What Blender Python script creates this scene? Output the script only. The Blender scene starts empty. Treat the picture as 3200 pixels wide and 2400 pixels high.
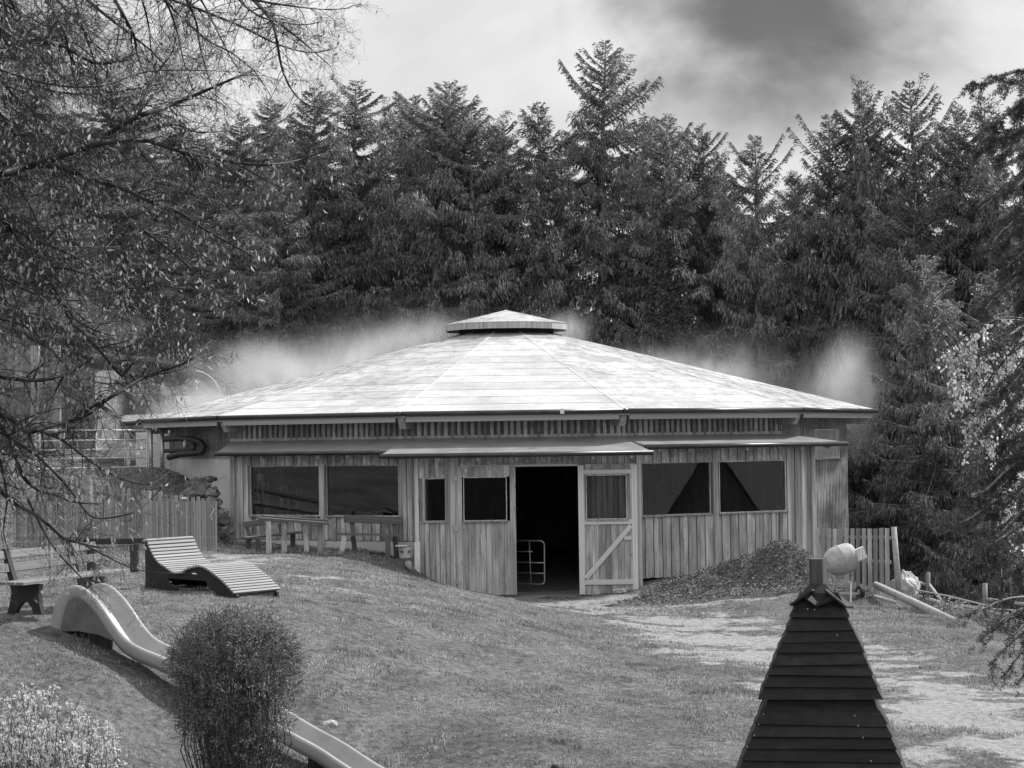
import bpy, math, random
import numpy as np
from mathutils import Vector, Matrix, noise as mnoise
PI = math.pi
R_ = math.radians
random.seed(7)
rng = np.random.default_rng(7)
S = bpy.context.scene
COL = S.collection

# ---------------------------------------------------------------- camera, world, sun, exposure
FOC = 6523.0                       # focal length in pixels of the 3200 px wide photograph
CAM_Z = 4.0
CAM_M = Matrix.Rotation(R_(90 + 1.537), 3, 'X') @ Matrix.Rotation(R_(-0.8), 3, 'Z')
cd = bpy.data.cameras.new('camera'); cam = bpy.data.objects.new('camera', cd); COL.objects.link(cam)
cd.sensor_width = 36; cd.lens = FOC / 3200 * 36; cd.clip_start = 0.1; cd.clip_end = 3000
cam.matrix_world = Matrix.Translation((0, 0, CAM_Z)) @ CAM_M.to_4x4()
S.camera = cam
S.view_settings.view_transform = 'Standard'; S.view_settings.look = 'None'
S.view_settings.gamma = 1; S.view_settings.use_curve_mapping = False
S.view_settings.exposure = 0.40
S.cycles.use_denoising = True
S.cycles.max_bounces = 6; S.cycles.transparent_max_bounces = 12; S.cycles.volume_bounces = 1
S.cycles.caustics_reflective = False; S.cycles.caustics_refractive = False
S.cycles.volume_step_rate = 2.0; S.cycles.volume_max_steps = 48

SUN_EL, SUN_AZ = 46.0, 60.0       # high on the right, veiled by thin cloud
sd = Vector((math.sin(R_(SUN_AZ)) * math.cos(R_(SUN_EL)), math.cos(R_(SUN_AZ)) * math.cos(R_(SUN_EL)), math.sin(R_(SUN_EL))))
sl = bpy.data.lights.new('sun', 'SUN'); sl.energy = 4.2; sl.angle = R_(4); sl.color = (1, 0.995, 0.985)
so = bpy.data.objects.new('sun', sl); COL.objects.link(so)
so.rotation_euler = sd.to_track_quat('Z', 'Y').to_euler()

def P(px, py, Y):
    """the point at distance Y that the photograph shows at (px, py)"""
    d = CAM_M @ Vector(((px - 1600) / FOC, (1200 - py) / FOC, -1))
    t = Y / d.y
    return Vector((d.x * t, Y, CAM_Z + d.z * t))

W = bpy.data.worlds.new('World'); S.world = W; W.use_nodes = True
nt = W.node_tree; nt.nodes.clear()
def N(nt, typ, **kw):
    n = nt.nodes.new(typ)
    for k, v in kw.items():
        if k in n.inputs: n.inputs[k].default_value = v
        else: setattr(n, k, v)
    return n
def mth(nt, op, a, b=None, c=None, clamp=False):
    n = nt.nodes.new('ShaderNodeMath'); n.operation = op; n.use_clamp = clamp
    for i, v in enumerate((a, b, c)):
        if v is None: continue
        if isinstance(v, (int, float)): n.inputs[i].default_value = v
        else: nt.links.new(v, n.inputs[i])
    return n.outputs[0]
def mapr(nt, v, a, b, c, d, smooth=True):
    n = nt.nodes.new('ShaderNodeMapRange'); n.interpolation_type = 'SMOOTHSTEP' if smooth else 'LINEAR'
    nt.links.new(v, n.inputs[0])
    for i, x in enumerate((a, b, c, d)): n.inputs[i + 1].default_value = x
    return n.outputs[0]
def build_world():
    L = nt.links.new
    tc = N(nt, 'ShaderNodeTexCoord')
    sky = N(nt, 'ShaderNodeTexSky', sky_type='NISHITA', sun_disc=False, sun_elevation=R_(SUN_EL), sun_rotation=R_(SUN_AZ),
            air_density=1.0, dust_density=0.6, altitude=400)
    bw = N(nt, 'ShaderNodeRGBToBW'); L(sky.outputs[0], bw.inputs[0])
    blue = mth(nt, 'MULTIPLY', bw.outputs[0], 0.22)
    mp = N(nt, 'ShaderNodeMapping'); mp.inputs['Scale'].default_value = (1, 1, 1.15); mp.inputs['Location'].default_value = (5.3, 1.4, 2.2)
    L(tc.outputs['Generated'], mp.inputs[0])
    n1 = N(nt, 'ShaderNodeTexNoise', Scale=4.2, Detail=9.0, Roughness=0.55, Distortion=0.6); L(mp.outputs[0], n1.inputs['Vector'])
    n2 = N(nt, 'ShaderNodeTexNoise', Scale=14.0, Detail=6.0, Roughness=0.5, Distortion=0.3); L(mp.outputs[0], n2.inputs['Vector'])
    # the opening in the clouds up right of the tall spruce
    def dist_to(px, py, sx=1, sz=1):
        d = P(px, py, 60) - Vector((0, 0, CAM_Z)); d.normalize()
        sub = N(nt, 'ShaderNodeVectorMath', operation='SUBTRACT'); L(tc.outputs['Generated'], sub.inputs[0]); sub.inputs[1].default_value = d
        mul = N(nt, 'ShaderNodeVectorMath', operation='MULTIPLY'); L(sub.outputs[0], mul.inputs[0]); mul.inputs[1].default_value = (sx, 1, sz)
        ln = N(nt, 'ShaderNodeVectorMath', operation='LENGTH'); L(mul.outputs[0], ln.inputs[0]); return ln.outputs['Value']
    wob = mth(nt, 'MULTIPLY', mth(nt, 'SUBTRACT', n2.outputs[0], 0.5), 0.10)
    wob1 = mth(nt, 'MULTIPLY', mth(nt, 'SUBTRACT', n1.outputs[0], 0.5), 0.12)
    gap = mapr(nt, mth(nt, 'ADD', dist_to(2380, 20, 0.9, 1.25), mth(nt, 'ADD', wob, wob1)), 0.015, 0.095, 1, 0)
    cover = mapr(nt, n1.outputs[0], 0.30, 0.62, 0.72, 1.0)
    cover = mth(nt, 'MULTIPLY', cover, mth(nt, 'SUBTRACT', 1, mth(nt, 'MULTIPLY', gap, 0.93)))
    sep = N(nt, 'ShaderNodeSeparateXYZ'); L(tc.outputs['Generated'], sep.inputs[0])
    lum = mapr(nt, sep.outputs[2], 0.0, 0.6, 6.7, 7.6)
    lum = mth(nt, 'MULTIPLY', lum, mapr(nt, n2.outputs[0], 0.3, 0.7, 0.93, 1.05))
    mix = mth(nt, 'ADD', mth(nt, 'MULTIPLY', lum, cover), mth(nt, 'MULTIPLY', blue, mth(nt, 'SUBTRACT', 1, cover)))
    comb = N(nt, 'ShaderNodeCombineXYZ')
    for i in range(3): L(mix, comb.inputs[i])
    bg = N(nt, 'ShaderNodeBackground', Strength=0.1); L(comb.outputs[0], bg.inputs['Color'])
    out = N(nt, 'ShaderNodeOutputWorld'); L(bg.outputs[0], out.inputs['Surface'])
build_world()

# ---------------------------------------------------------------- materials (the photograph is black and white: every colour is a grey)
def g(v): return (v, v, v, 1)
def newmat(name):
    m = bpy.data.materials.new(name); m.use_nodes = True; t = m.node_tree; t.nodes.clear()
    out = t.nodes.new('ShaderNodeOutputMaterial'); b = t.nodes.new('ShaderNodeBsdfPrincipled')
    t.links.new(b.outputs[0], out.inputs[0]); return m, t, b, out
def grey(t, v, sock):
    c = t.nodes.new('ShaderNodeCombineXYZ')
    for i in range(3): t.links.new(v, c.inputs[i])
    t.links.new(c.outputs[0], sock)
def noise(t, vec, scale, detail=4, rough=0.5, dist=0.0):
    n = N(t, 'ShaderNodeTexNoise', Scale=scale, Detail=detail, Roughness=rough, Distortion=dist)
    if vec is not None: t.links.new(vec, n.inputs['Vector'])
    return n.outputs[0]
def coords(t, scale=(1, 1, 1), rand=True, kind='Object'):
    tc = t.nodes.new('ShaderNodeTexCoord'); mp = N(t, 'ShaderNodeMapping'); mp.inputs['Scale'].default_value = scale
    t.links.new(tc.outputs[kind], mp.inputs[0])
    oi = t.nodes.new('ShaderNodeObjectInfo')
    if rand:
        m = mth(t, 'MULTIPLY', oi.outputs['Random'], 57.0); cb = t.nodes.new('ShaderNodeCombineXYZ')
        for i in range(3): t.links.new(m, cb.inputs[i])
        t.links.new(cb.outputs[0], mp.inputs['Location'])
    return mp.outputs[0], oi.outputs['Random']
def simple(name, lo, hi, scale=6, rough=0.7, metal=0.0, bump=0.0, tone=0.0, stretch=(1, 1, 1), spec=None, detail=5):
    m, t, b, out = newmat(name)
    v, r = coords(t, stretch)
    n = noise(t, v, scale, detail, 0.6)
    x = mapr(t, n, 0.3, 0.7, lo, hi, False)
    if tone: x = mth(t, 'MULTIPLY', x, mapr(t, r, 0, 1, 1 - tone, 1 + tone, False))
    grey(t, x, b.inputs['Base Color'])
    b.inputs['Roughness'].default_value = rough; b.inputs['Metallic'].default_value = metal
    if spec is not None: b.inputs['Specular IOR Level'].default_value = spec
    if bump:
        bp = N(t, 'ShaderNodeBump', Strength=bump, Distance=0.02); t.links.new(n, bp.inputs['Height']); t.links.new(bp.outputs[0], b.inputs['Normal'])
    return m
def wood(name, lo, hi, tone=0.25, gx=9, gz=1.3, rough=0.75, knots=True, unit=True, weather=0.0):
    """grain runs along local z; 'unit' is for pieces scaled from the unit plank"""
    m, t, b, out = newmat(name)
    v, r = coords(t, (gx, gx, gz))
    n = noise(t, v, 1.0, 8, 0.65, 0.8)
    v2, _ = coords(t, (gx * 4, gx * 4, gz * 0.6))
    n2 = noise(t, v2, 1.0, 3, 0.5)
    x = mapr(t, n, 0.33, 0.67, lo, hi, False)
    x = mth(t, 'MULTIPLY', x, mapr(t, n2, 0.35, 0.65, 0.66, 1.22, False))
    x = mth(t, 'MULTIPLY', x, mapr(t, r, 0, 1, 1 - tone, 1 + tone, False))
    if knots:
        vk, _ = coords(t, (1.1, 1.1, 5.0) if unit else (4, 4, 2.4))
        vo = N(t, 'ShaderNodeTexVoronoi', Scale=1.6); t.links.new(vk, vo.inputs['Vector'])
        x = mth(t, 'MULTIPLY', x, mapr(t, vo.outputs['Distance'], 0.06, 0.2, 0.45, 1.0))
    if weather:
        v3, _ = coords(t, (0.6, 0.6, 1.6)); n3 = noise(t, v3, 1.3, 3)
        x = mth(t, 'MULTIPLY', x, mapr(t, n3, 0.35, 0.6, 1 - weather, 1.0))
    grey(t, x, b.inputs['Base Color']); b.inputs['Roughness'].default_value = rough
    bp = N(t, 'ShaderNodeBump', Strength=0.35, Distance=0.01); t.links.new(n, bp.inputs['Height']); t.links.new(bp.outputs[0], b.inputs['Normal'])
    return m

M = {}
M['clad'] = wood('larch_cladding', 0.30, 0.70, tone=0.40, weather=0.38)
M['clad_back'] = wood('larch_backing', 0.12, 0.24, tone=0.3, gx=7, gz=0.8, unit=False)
M['clad_new'] = wood('pale_new_timber', 0.58, 0.74, tone=0.08, knots=False)
M['fascia'] = wood('fascia_timber', 0.30, 0.45, tone=0.12, knots=False)
M['dark_stain'] = wood('dark_stained_boards', 0.016, 0.045, tone=0.3, rough=0.55)
M['grey_wood'] = wood('weathered_grey_boards', 0.20, 0.38, tone=0.35)
M['pale_slat'] = wood('sun_bleached_slats', 0.22, 0.38, tone=0.14, knots=False)
M['bench_wood'] = wood('old_bench_timber', 0.07, 0.16, tone=0.2)
M['bench_pale'] = wood('park_bench_timber', 0.12, 0.24, tone=0.15, knots=False)
M['black_board'] = simple('dark_side_board', 0.010, 0.022, rough=0.7)
M['log'] = simple('round_timber', 0.22, 0.42, scale=9, rough=0.85, bump=0.4, stretch=(1, 1, 1))
M['bark'] = simple('spruce_bark', 0.16, 0.36, scale=7, rough=0.9, bump=0.5, tone=0.2)
M['twig'] = simple('bare_bark', 0.010, 0.035, scale=30, rough=0.6, spec=0.35)
M['gutter'] = simple('dark_gutter_metal', 0.05, 0.09, rough=0.35, metal=0.7, scale=2)
M['pent'] = simple('pent_roof_sheet', 0.27, 0.42, rough=0.36, metal=0.3, scale=1.2, stretch=(1.2, 1.2, 5))
M['tube'] = simple('galvanised_tube', 0.42, 0.6, rough=0.35, metal=0.6, scale=5)
M['tube_white'] = simple('white_fence_tube', 0.6, 0.8, rough=0.4, scale=5)
M['concrete'] = simple('cast_concrete', 0.48, 0.62, scale=1.1, rough=0.85, bump=0.15, detail=8)
M['white'] = simple('white_render', 0.62, 0.82, rough=0.8, scale=2)
M['rock'] = simple('field_stone', 0.06, 0.26, scale=5, rough=0.9, bump=0.8, tone=0.25)
M['pale_rock'] = simple('pale_lime_rock', 0.18, 0.55, scale=3, rough=0.9, bump=1.0)
M['hose'] = simple('black_insulated_pipe', 0.012, 0.03, rough=0.6, scale=9)
M['dark'] = simple('gap_shade', 0.012, 0.02, rough=0.95)  # near-black colour that stands in for the shade inside gaps
M['floor'] = simple('barn_floor_sand', 0.26, 0.42, scale=3, rough=0.95, bump=0.4)
M['mixer'] = simple('dusty_mixer_paint', 0.30, 0.46, scale=7, rough=0.65, bump=0.25)
M['mixer_steel'] = simple('mixer_frame_paint', 0.30, 0.42, rough=0.6, scale=8)
M['tyre'] = simple('rubber_tyre', 0.02, 0.04, rough=0.8)
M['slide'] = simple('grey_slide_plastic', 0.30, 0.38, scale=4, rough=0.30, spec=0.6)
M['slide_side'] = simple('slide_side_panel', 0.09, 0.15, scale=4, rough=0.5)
M['roof_tile'] = simple('clay_roof_tile', 0.34, 0.55, scale=12, rough=0.8, tone=0.2)
M['hay'] = simple('straw_heap', 0.35, 0.7, scale=30, rough=0.95, bump=1)
M['rope'] = simple('pale_rope', 0.35, 0.5, rough=0.8)
M['far_roof'] = simple('shed_roof_sheet', 0.03, 0.06, rough=0.9, scale=2)
M['clay'] = simple('grey_pipe', 0.3, 0.42, rough=0.7, scale=8)

def roof_metal():
    m, t, b, out = newmat('wet_metal_roof')
    v, r = coords(t, (1, 1, 1), rand=False, kind='Generated')
    ge = t.nodes.new('ShaderNodeNewGeometry')
    n = noise(t, ge.outputs['Position'], 0.55, 6, 0.6, 0.6); n2 = noise(t, ge.outputs['Position'], 2.6, 5, 0.65, .4)
    vo = N(t, 'ShaderNodeTexVoronoi', Scale=1.5); t.links.new(ge.outputs['Position'], vo.inputs['Vector'])
    x = mapr(t, n, 0.32, 0.66, 0.52, 0.74, False)
    x = mth(t, 'MULTIPLY', x, mapr(t, n2, 0.32, 0.66, 0.96, 1.03, False))
    x = mth(t, 'MULTIPLY', x, mapr(t, vo.outputs['Distance'], 0.10, 0.30, 0.90, 1.0))
    x = mth(t, 'MULTIPLY', x, mapr(t, r, 0, 1, 0.88, 1.08, False))
    grey(t, x, b.inputs['Base Color'])
    b.inputs['Metallic'].default_value = 0.3
    rr = mapr(t, n2, 0.35, 0.65, 0.16, 0.44, False); t.links.new(rr, b.inputs['Roughness'])
    bp = N(t, 'ShaderNodeBump', Strength=0.05, Distance=0.05); t.links.new(n, bp.inputs['Height']); t.links.new(bp.outputs[0], b.inputs['Normal'])
    return m
M['roof'] = roof_metal()

def glass():
    m = bpy.data.materials.new('window_glass'); m.use_nodes = True; t = m.node_tree; t.nodes.clear()
    out = t.nodes.new('ShaderNodeOutputMaterial'); mix = t.nodes.new('ShaderNodeMixShader')
    tr = N(t, 'ShaderNodeBsdfTransparent', Color=g(0.72)); gl = N(t, 'ShaderNodeBsdfGlossy', Roughness=0.015, Color=g(0.95))
    v, r = coords(t, (1, 1, 1), rand=False); n = noise(t, v, 0.8, 2)
    bp = N(t, 'ShaderNodeBump', Strength=0.02, Distance=0.1); t.links.new(n, bp.inputs['Height']); t.links.new(bp.outputs[0], gl.inputs['Normal'])
    fr = N(t, 'ShaderNodeFresnel', IOR=2.7); gb = t.nodes.new('ShaderNodeNewGeometry')
    t.links.new(mth(t, 'MULTIPLY', fr.outputs[0], mth(t, 'SUBTRACT', 1, gb.outputs['Backfacing'])), mix.inputs[0]); t.links.new(tr.outputs[0], mix.inputs[1]); t.links.new(gl.outputs[0], mix.inputs[2])
    t.links.new(mix.outputs[0], out.inputs[0]); return m
M['glass'] = glass()

def leafmat(name, lo, hi, scale=1.5, trans=0.3, rough=0.55, tone=0.15, isl=(0.55, 1.5)):
    m, t, b, out = newmat(name)
    gm = t.nodes.new('ShaderNodeNewGeometry')
    v, r = coords(t, (1, 1, 1))
    n = noise(t, v, scale, 4, 0.6)
    x = mapr(t, n, 0.3, 0.7, lo, hi, False)
    x = mth(t, 'MULTIPLY', x, mapr(t, r, 0, 1, 1 - tone, 1 + tone, False))
    x = mth(t, 'MULTIPLY', x, mapr(t, gm.outputs['Random Per Island'], 0, 1, isl[0], isl[1], False))
    grey(t, x, b.inputs['Base Color']); b.inputs['Roughness'].default_value = rough
    if trans:
        tl = t.nodes.new('ShaderNodeBsdfTranslucent'); grey(t, x, tl.inputs['Color'])
        mx = N(t, 'ShaderNodeMixShader', Fac=trans); t.links.new(b.outputs[0], mx.inputs[1]); t.links.new(tl.outputs[0], mx.inputs[2])
        t.links.new(mx.outputs[0], out.inputs[0])
    return m
M['needles'] = leafmat('spruce_needles', 0.05, 0.23, 0.7, 0.22, isl=(0.25, 2.3))
M['needles_near'] = leafmat('near_spruce_needles', 0.05, 0.16, 3, 0.15)
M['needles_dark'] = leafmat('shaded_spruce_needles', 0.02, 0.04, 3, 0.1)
M['grass'] = leafmat('grass_blades', 0.09, 0.44, 1.3, 0.3, isl=(0.25, 2.0))
M['leaf_dry'] = leafmat('dry_linden_leaves', 0.28, 0.55, 2, 0.45)
M['leaf_bush'] = leafmat('bush_leaves', 0.07, 0.26, 3, 0.3, isl=(0.3, 2.0))
M['petal'] = leafmat('pale_blossom', 0.50, 0.80, 5, 0.4, isl=(0.7, 1.2))
M['leaf_birch'] = leafmat('birch_leaves', 0.5, 0.8, 5, 0.5)
M['chip'] = leafmat('wood_chips', 0.04, 0.34, 6, 0.0, 0.7)
M['ivy'] = leafmat('ivy_leaves', 0.06, 0.14, 3, 0.2)

# ---------------------------------------------------------------- geometry helpers
ORG = {}
def org(o):
    return ORG.get(o.name, Vector((0, 0, 0))) if o is not None else Vector((0, 0, 0))
def tag(o, label=None, cat=None, group=None, kind=None):
    if label: o['label'] = label
    if cat: o['category'] = cat
    if group: o['group'] = group
    if kind: o['kind'] = kind
    return o
def thing(name, loc, label, cat, group=None):
    o = bpy.data.objects.new(name, None); COL.objects.link(o); o.location = loc; o.empty_display_size = 0.2
    ORG[o.name] = Vector(loc); return tag(o, label, cat, group)
def np_mesh(name, V, F, mat, smooth=False):
    """V (n,3) array, F (m,k) int array with constant k"""
    V = np.asarray(V, dtype=np.float32); F = np.asarray(F, dtype=np.int32); k = F.shape[1]
    me = bpy.data.meshes.new(name); me.vertices.add(len(V)); me.vertices.foreach_set('co', V.ravel())
    me.loops.add(F.size); me.loops.foreach_set('vertex_index', F.ravel())
    me.polygons.add(len(F)); me.polygons.foreach_set('loop_start', np.arange(0, F.size, k, dtype=np.int32))
    me.polygons.foreach_set('loop_total', np.full(len(F), k, dtype=np.int32))
    if smooth: me.polygons.foreach_set('use_smooth', np.ones(len(F), dtype=bool))
    me.materials.append(mat); me.update(calc_edges=True); return me
def link(name, me, parent=None, loc=None):
    o = bpy.data.objects.new(name, me); COL.objects.link(o)
    if parent is not None:
        o.parent = parent; ORG[o.name] = org(parent).copy()
        if loc is not None: o.location = Vector(loc) - org(parent); ORG[o.name] = Vector(loc)
    else:
        if loc is not None: o.location = loc; ORG[o.name] = Vector(loc)
    return o
def np_obj(name, V, F, mat, parent=None, origin=None, smooth=False):
    o0 = Vector(origin) if origin is not None else org(parent)
    V = np.asarray(V, dtype=np.float64) - np.array(o0)
    me = np_mesh(name, V, F, mat, smooth)
    return link(name, me, parent, o0)
class MB:
    def __init__(s): s.v = []; s.f = []
    def add(s, vs, fs):
        b = len(s.v); s.v += [Vector(v) for v in vs]; s.f += [tuple(b + i for i in f) for f in fs]; return s
    def hexa(s, p):      # 4 bottom (ccw from above), 4 top
        return s.add(p, [(3, 2, 1, 0), (4, 5, 6, 7), (0, 1, 5, 4), (1, 2, 6, 5), (2, 3, 7, 6), (3, 0, 4, 7)])
    def box(s, c, size, rz=0.0):
        cx, sx = math.cos(rz), math.sin(rz); a, b, h = size[0] / 2, size[1] / 2, size[2] / 2; pts = []
        for z in (-h, h):
            for x, y in ((-a, -b), (a, -b), (a, b), (-a, b)):
                pts.append((c[0] + x * cx - y * sx, c[1] + x * sx + y * cx, c[2] + z))
        return s.hexa(pts)
    def beam(s, p0, p1, w, h, up=(0, 0, 1)):
        p0, p1 = Vector(p0), Vector(p1); d = (p1 - p0).normalized(); u = Vector(up)
        sd_ = d.cross(u)
        if sd_.length < 1e-5: sd_ = d.cross(Vector((0, 1, 0)))
        sd_.normalize(); u = sd_.cross(d).normalized(); a, b = sd_ * (w / 2), u * (h / 2)
        return s.hexa([p0 - a - b, p0 + a - b, p0 + a + b, p0 - a + b, p1 - a - b, p1 + a - b, p1 + a + b, p1 - a + b])
    def tube(s, pts, r, n=8, caps=True):
        pts = [Vector(p) for p in pts]; m = len(pts); rs = r if isinstance(r, (list, tuple)) else [r] * m
        b = len(s.v); ref = Vector((0.3, 0.2, 1)).normalized()
        d0 = (pts[1] - pts[0]).normalized()
        if abs(d0.dot(ref)) > 0.95: ref = Vector((1, 0, 0))
        u = d0.cross(ref).normalized()
        for i in range(m):
            d = (pts[min(i + 1, m - 1)] - pts[max(i - 1, 0)]).normalized()
            u = (u - d * u.dot(d)).normalized(); w = d.cross(u)
            for k in range(n):
                a = 2 * PI * k / n; s.v.append(pts[i] + (u * math.cos(a) + w * math.sin(a)) * rs[i])
        for i in range(m - 1):
            for k in range(n):
                k2 = (k + 1) % n; s.f.append((b + i * n + k, b + i * n + k2, b + (i + 1) * n + k2, b + (i + 1) * n + k))
        if caps:
            s.f.append(tuple(b + k for k in range(n - 1, -1, -1))); s.f.append(tuple(b + (m - 1) * n + k for k in range(n)))
        return s
    def prism(s, poly, off):         # poly: list of points, extruded by vector off
        n = len(poly); off = Vector(off)
        s.add([Vector(p) for p in poly] + [Vector(p) + off for p in poly],
              [tuple(range(n - 1, -1, -1)), tuple(range(n, 2 * n))] + [(i, (i + 1) % n, n + (i + 1) % n, n + i) for i in range(n)])
        return s
    def build(s, name, mat, parent=None, smooth=False, origin=None):
        o0 = Vector(origin) if origin is not None else (org(parent) if parent is not None else Vector((0, 0, 0)))
        me = bpy.data.meshes.new(name); me.from_pydata([v - o0 for v in s.v], [], s.f); me.materials.append(mat)
        if smooth:
            for p in me.polygons: p.use_smooth = True
        me.validate(); me.update()
        return link(name, me, parent, o0)
# a shared chamfered plank of unit size, long side along z
UNIT = {}
def unit_mesh(mat):
    if mat.name not in UNIT:
        c = 0.06; m = MB(); prof = [(-.5, -.5 + c * 2), (-.5 + c, -.5), (.5 - c, -.5), (.5, -.5 + c * 2), (.5, .5), (-.5, .5)]
        m.prism([(x, y, -.5) for x, y in prof], (0, 0, 1))
        me = bpy.data.meshes.new('plank_' + mat.name); me.from_pydata(m.v, [], m.f); me.materials.append(mat); UNIT[mat.name] = me
    return UNIT[mat.name]
def piece(name, parent, p0, p1, w, t, out=(0, -1, 0), mat=None):
    """a plank from p0 to p1, w wide, t thick, its face turned to 'out'"""
    p0, p1 = Vector(p0), Vector(p1); z = (p1 - p0); L = z.length; z.normalize()
    y = -Vector(out); y = (y - z * y.dot(z)).normalized(); x = y.cross(z)
    R = Matrix((x, y, z)).transposed()
    o = bpy.data.objects.new(name, unit_mesh(mat)); COL.objects.link(o); o.parent = parent
    c = (p0 + p1) / 2
    o.matrix_local = Matrix.Translation(c - org(parent)) @ R.to_4x4() @ Matrix.Diagonal((w, t, L, 1))
    ORG[o.name] = c; return o
def kites(Pt, D, Sd, L, Wd, mid=0.5):
    n = len(Pt); L = np.broadcast_to(L, (n,))[:, None]; Wd = np.broadcast_to(Wd, (n,))[:, None]
    V = np.empty((n, 4, 3)); V[:, 0] = Pt; V[:, 1] = Pt + D * L * mid + Sd * Wd; V[:, 2] = Pt + D * L; V[:, 3] = Pt + D * L * mid - Sd * Wd
    return V.reshape(-1, 3), np.arange(n * 4).reshape(n, 4)
def norm(a): return a / (np.linalg.norm(a, axis=1, keepdims=True) + 1e-9)
def rnd_dir(r, n): return norm(r.normal(size=(n, 3)))
def vnoise(x, y, s, seed=0):
    x = np.asarray(x) / s + 1000.0; y = np.asarray(y) / s + 1000.0
    xi = np.floor(x).astype(int); yi = np.floor(y).astype(int); fx = x - xi; fy = y - yi
    fx = fx * fx * (3 - 2 * fx); fy = fy * fy * (3 - 2 * fy)
    def h(i, j):
        v = np.sin(i * 127.1 + j * 311.7 + seed * 74.7) * 43758.5453; return v - np.floor(v)
    return (h(xi, yi) * (1 - fx) + h(xi + 1, yi) * fx) * (1 - fy) + (h(xi, yi + 1) * (1 - fx) + h(xi + 1, yi + 1) * fx) * fy - 0.5

# ---------------------------------------------------------------- barn layout (needed by the ground)
BC = Vector((P(1586, 1300, 64.4).x, 64.4, 0)); DEL = 0.8
RE, RW = 11.2, 10.35; EAVE_Z = 4.74; SLOPE = 0.258
def pol(r, phi, z=0.0):
    return Vector((BC.x + r * math.sin(R_(phi)), BC.y - r * math.cos(R_(phi)), z))
def nrm(phi): return Vector((math.sin(R_(phi)), -math.cos(R_(phi)), 0))
def tan_(phi): return Vector((math.cos(R_(phi)), math.sin(R_(phi)), 0))
def FP(phi, a, u, z): 
    v = BC + nrm(phi) * a + tan_(phi) * u; return Vector((v.x, v.y, z))
def UV(px, py, phi, a):
    """where the sight line through (px,py) meets the facet plane: (u, z)"""
    d = CAM_M @ Vector(((px - 1600) / FOC, (1200 - py) / FOC, -1)); o = Vector((0, 0, CAM_Z)); n = nrm(phi)
    t = (a - (o - BC).dot(Vector((n.x, n.y, 0)))) / d.dot(n)
    q = o + d * t; r = q - BC; return r.dot(tan_(phi)), q.z
PL, PM, PR = -30 + DEL, DEL, 30 + DEL
AL, AM, AR = 10.9, 11.3, 10.9

# ---------------------------------------------------------------- ground
CP = [(-10, 55, 1.7), (-6, 54, 1.35), (-3.2, 54.5, 1.2), (-2.7, 52.6, 1.05), (-8, 50, 1.4), (-4, 48, 1.35), (-9, 44, 1.45), (-5, 42, 1.4), (-2.5, 46, 1.0),
      (-8, 37, 1.42), (-5, 37, 1.4), (-3.2, 38, 1.2), (-8, 31, 1.62), (-6.9, 29.8, 1.58), (-6.4, 28.6, 1.35), (-11, 36, 1.55), (-14, 45, 1.7), (-14, 30, 1.7),
      (-2.1, 52.6, .4), (-1.4, 52.2, .12), (0, 53, 0), (2, 53, 0), (2.8, 52.6, .02), (3.7, 53.4, .34), (4.9, 54.1, .40), (6.5, 55.0, .42), (-.2, 50.5, .12), (1, 48, .05),
      (-1.6, 43, 1.0), (0, 46, .38), (0, 43, .55), (0, 40, .66), (0, 36, .6), (1.2, 40, .3), (1.4, 36, .3), (2.3, 38, .05), (-1.5, 36, .95), (-1.5, 32, .6),
      (-3, 32, .95), (-3, 28, .02), (-4.5, 30, .85), (-4.5, 27, .12), (-4, 27.9, .38), (-3, 27, -.18), (-2, 26.5, -.48), (-1.4, 27, -.3), (0, 31, .25), (0, 28, 0), (0, 25, -.3), (1.5, 32, .05), (-2, 25, -.55), (-3.5, 24.5, -.35),
      (-5, 24, .0), (-6, 26, .55), (-7, 25, .55), (-7, 22, .2), (-5, 21, -.2), (0, 20, -.5), (6, 20, -.3), (-12, 22, .8),
      (3, 45, 0), (3, 50, 0), (5, 52, .05), (5, 46, 0), (5, 38, 0), (5, 30, -.05), (4, 34, 0), (6.5, 51, .2), (7, 48, .05), (8.2, 50.8, .5), (9, 49.6, .30), (8.0, 49.2, .06), (7.6, 48.4, .0), (8.6, 48.4, .06), (8, 46, .08), (9.2, 46.5, .08), (10.1, 44, .0),
      (10.4, 40, 0), (9, 36, 0), (8, 30, -.05), (12.2, 44, -1.4), (13, 38, -1.2), (14, 50, -4), (11, 51, -1.6), (10.2, 54, -1.2), (8.2, 53.5, .1), (12, 30, -.8),
      (-10.3, 60.5, 3.35), (-12, 61, 3.3), (-16, 61, 3.3), (-9.6, 58, 2.5), (-11, 57.6, 2.7), (-11, 55.5, 2.0), (-9, 55.6, 1.5), (-14, 57, 2.7), (-8.3, 56.2, 1.4), (-20, 66, 3.6), (-13, 70, 3.6), (-16, 85, 6),
      (0, 82, 1.5), (10, 75, -2), (14, 62, -4), (20, 80, -4), (0, 110, 5), (-20, 110, 10), (-14, 140, 16), (-40, 140, 20), (20, 120, 0), (40, 60, -7), (30, 30, -4), (40, 0, -3),
      (0, 0, -.6), (0, -20, -.6), (-25, 20, 2), (-30, 50, 5), (-40, 80, 10), (-60, 0, 4), (-100, 100, 25), (100, 100, -8), (0, 250, 14), (-150, 250, 28), (150, 250, 0), (300, 0, 0), (-300, 0, 20), (0, -300, 0), (0, 500, 16), (400, 400, 0), (-400, 400, 30)]
CPa = np.array(CP, float)
_n = len(CPa); _d = np.linalg.norm(CPa[:, None, :2] - CPa[None, :, :2], axis=2)
_A = np.zeros((_n + 3, _n + 3)); _A[:_n, :_n] = _d; _A[:_n, _n] = 1; _A[:_n, _n + 1:] = CPa[:, :2] / 100; _A[_n, :_n] = 1; _A[_n + 1:, :_n] = CPa[:, :2].T / 100
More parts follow.
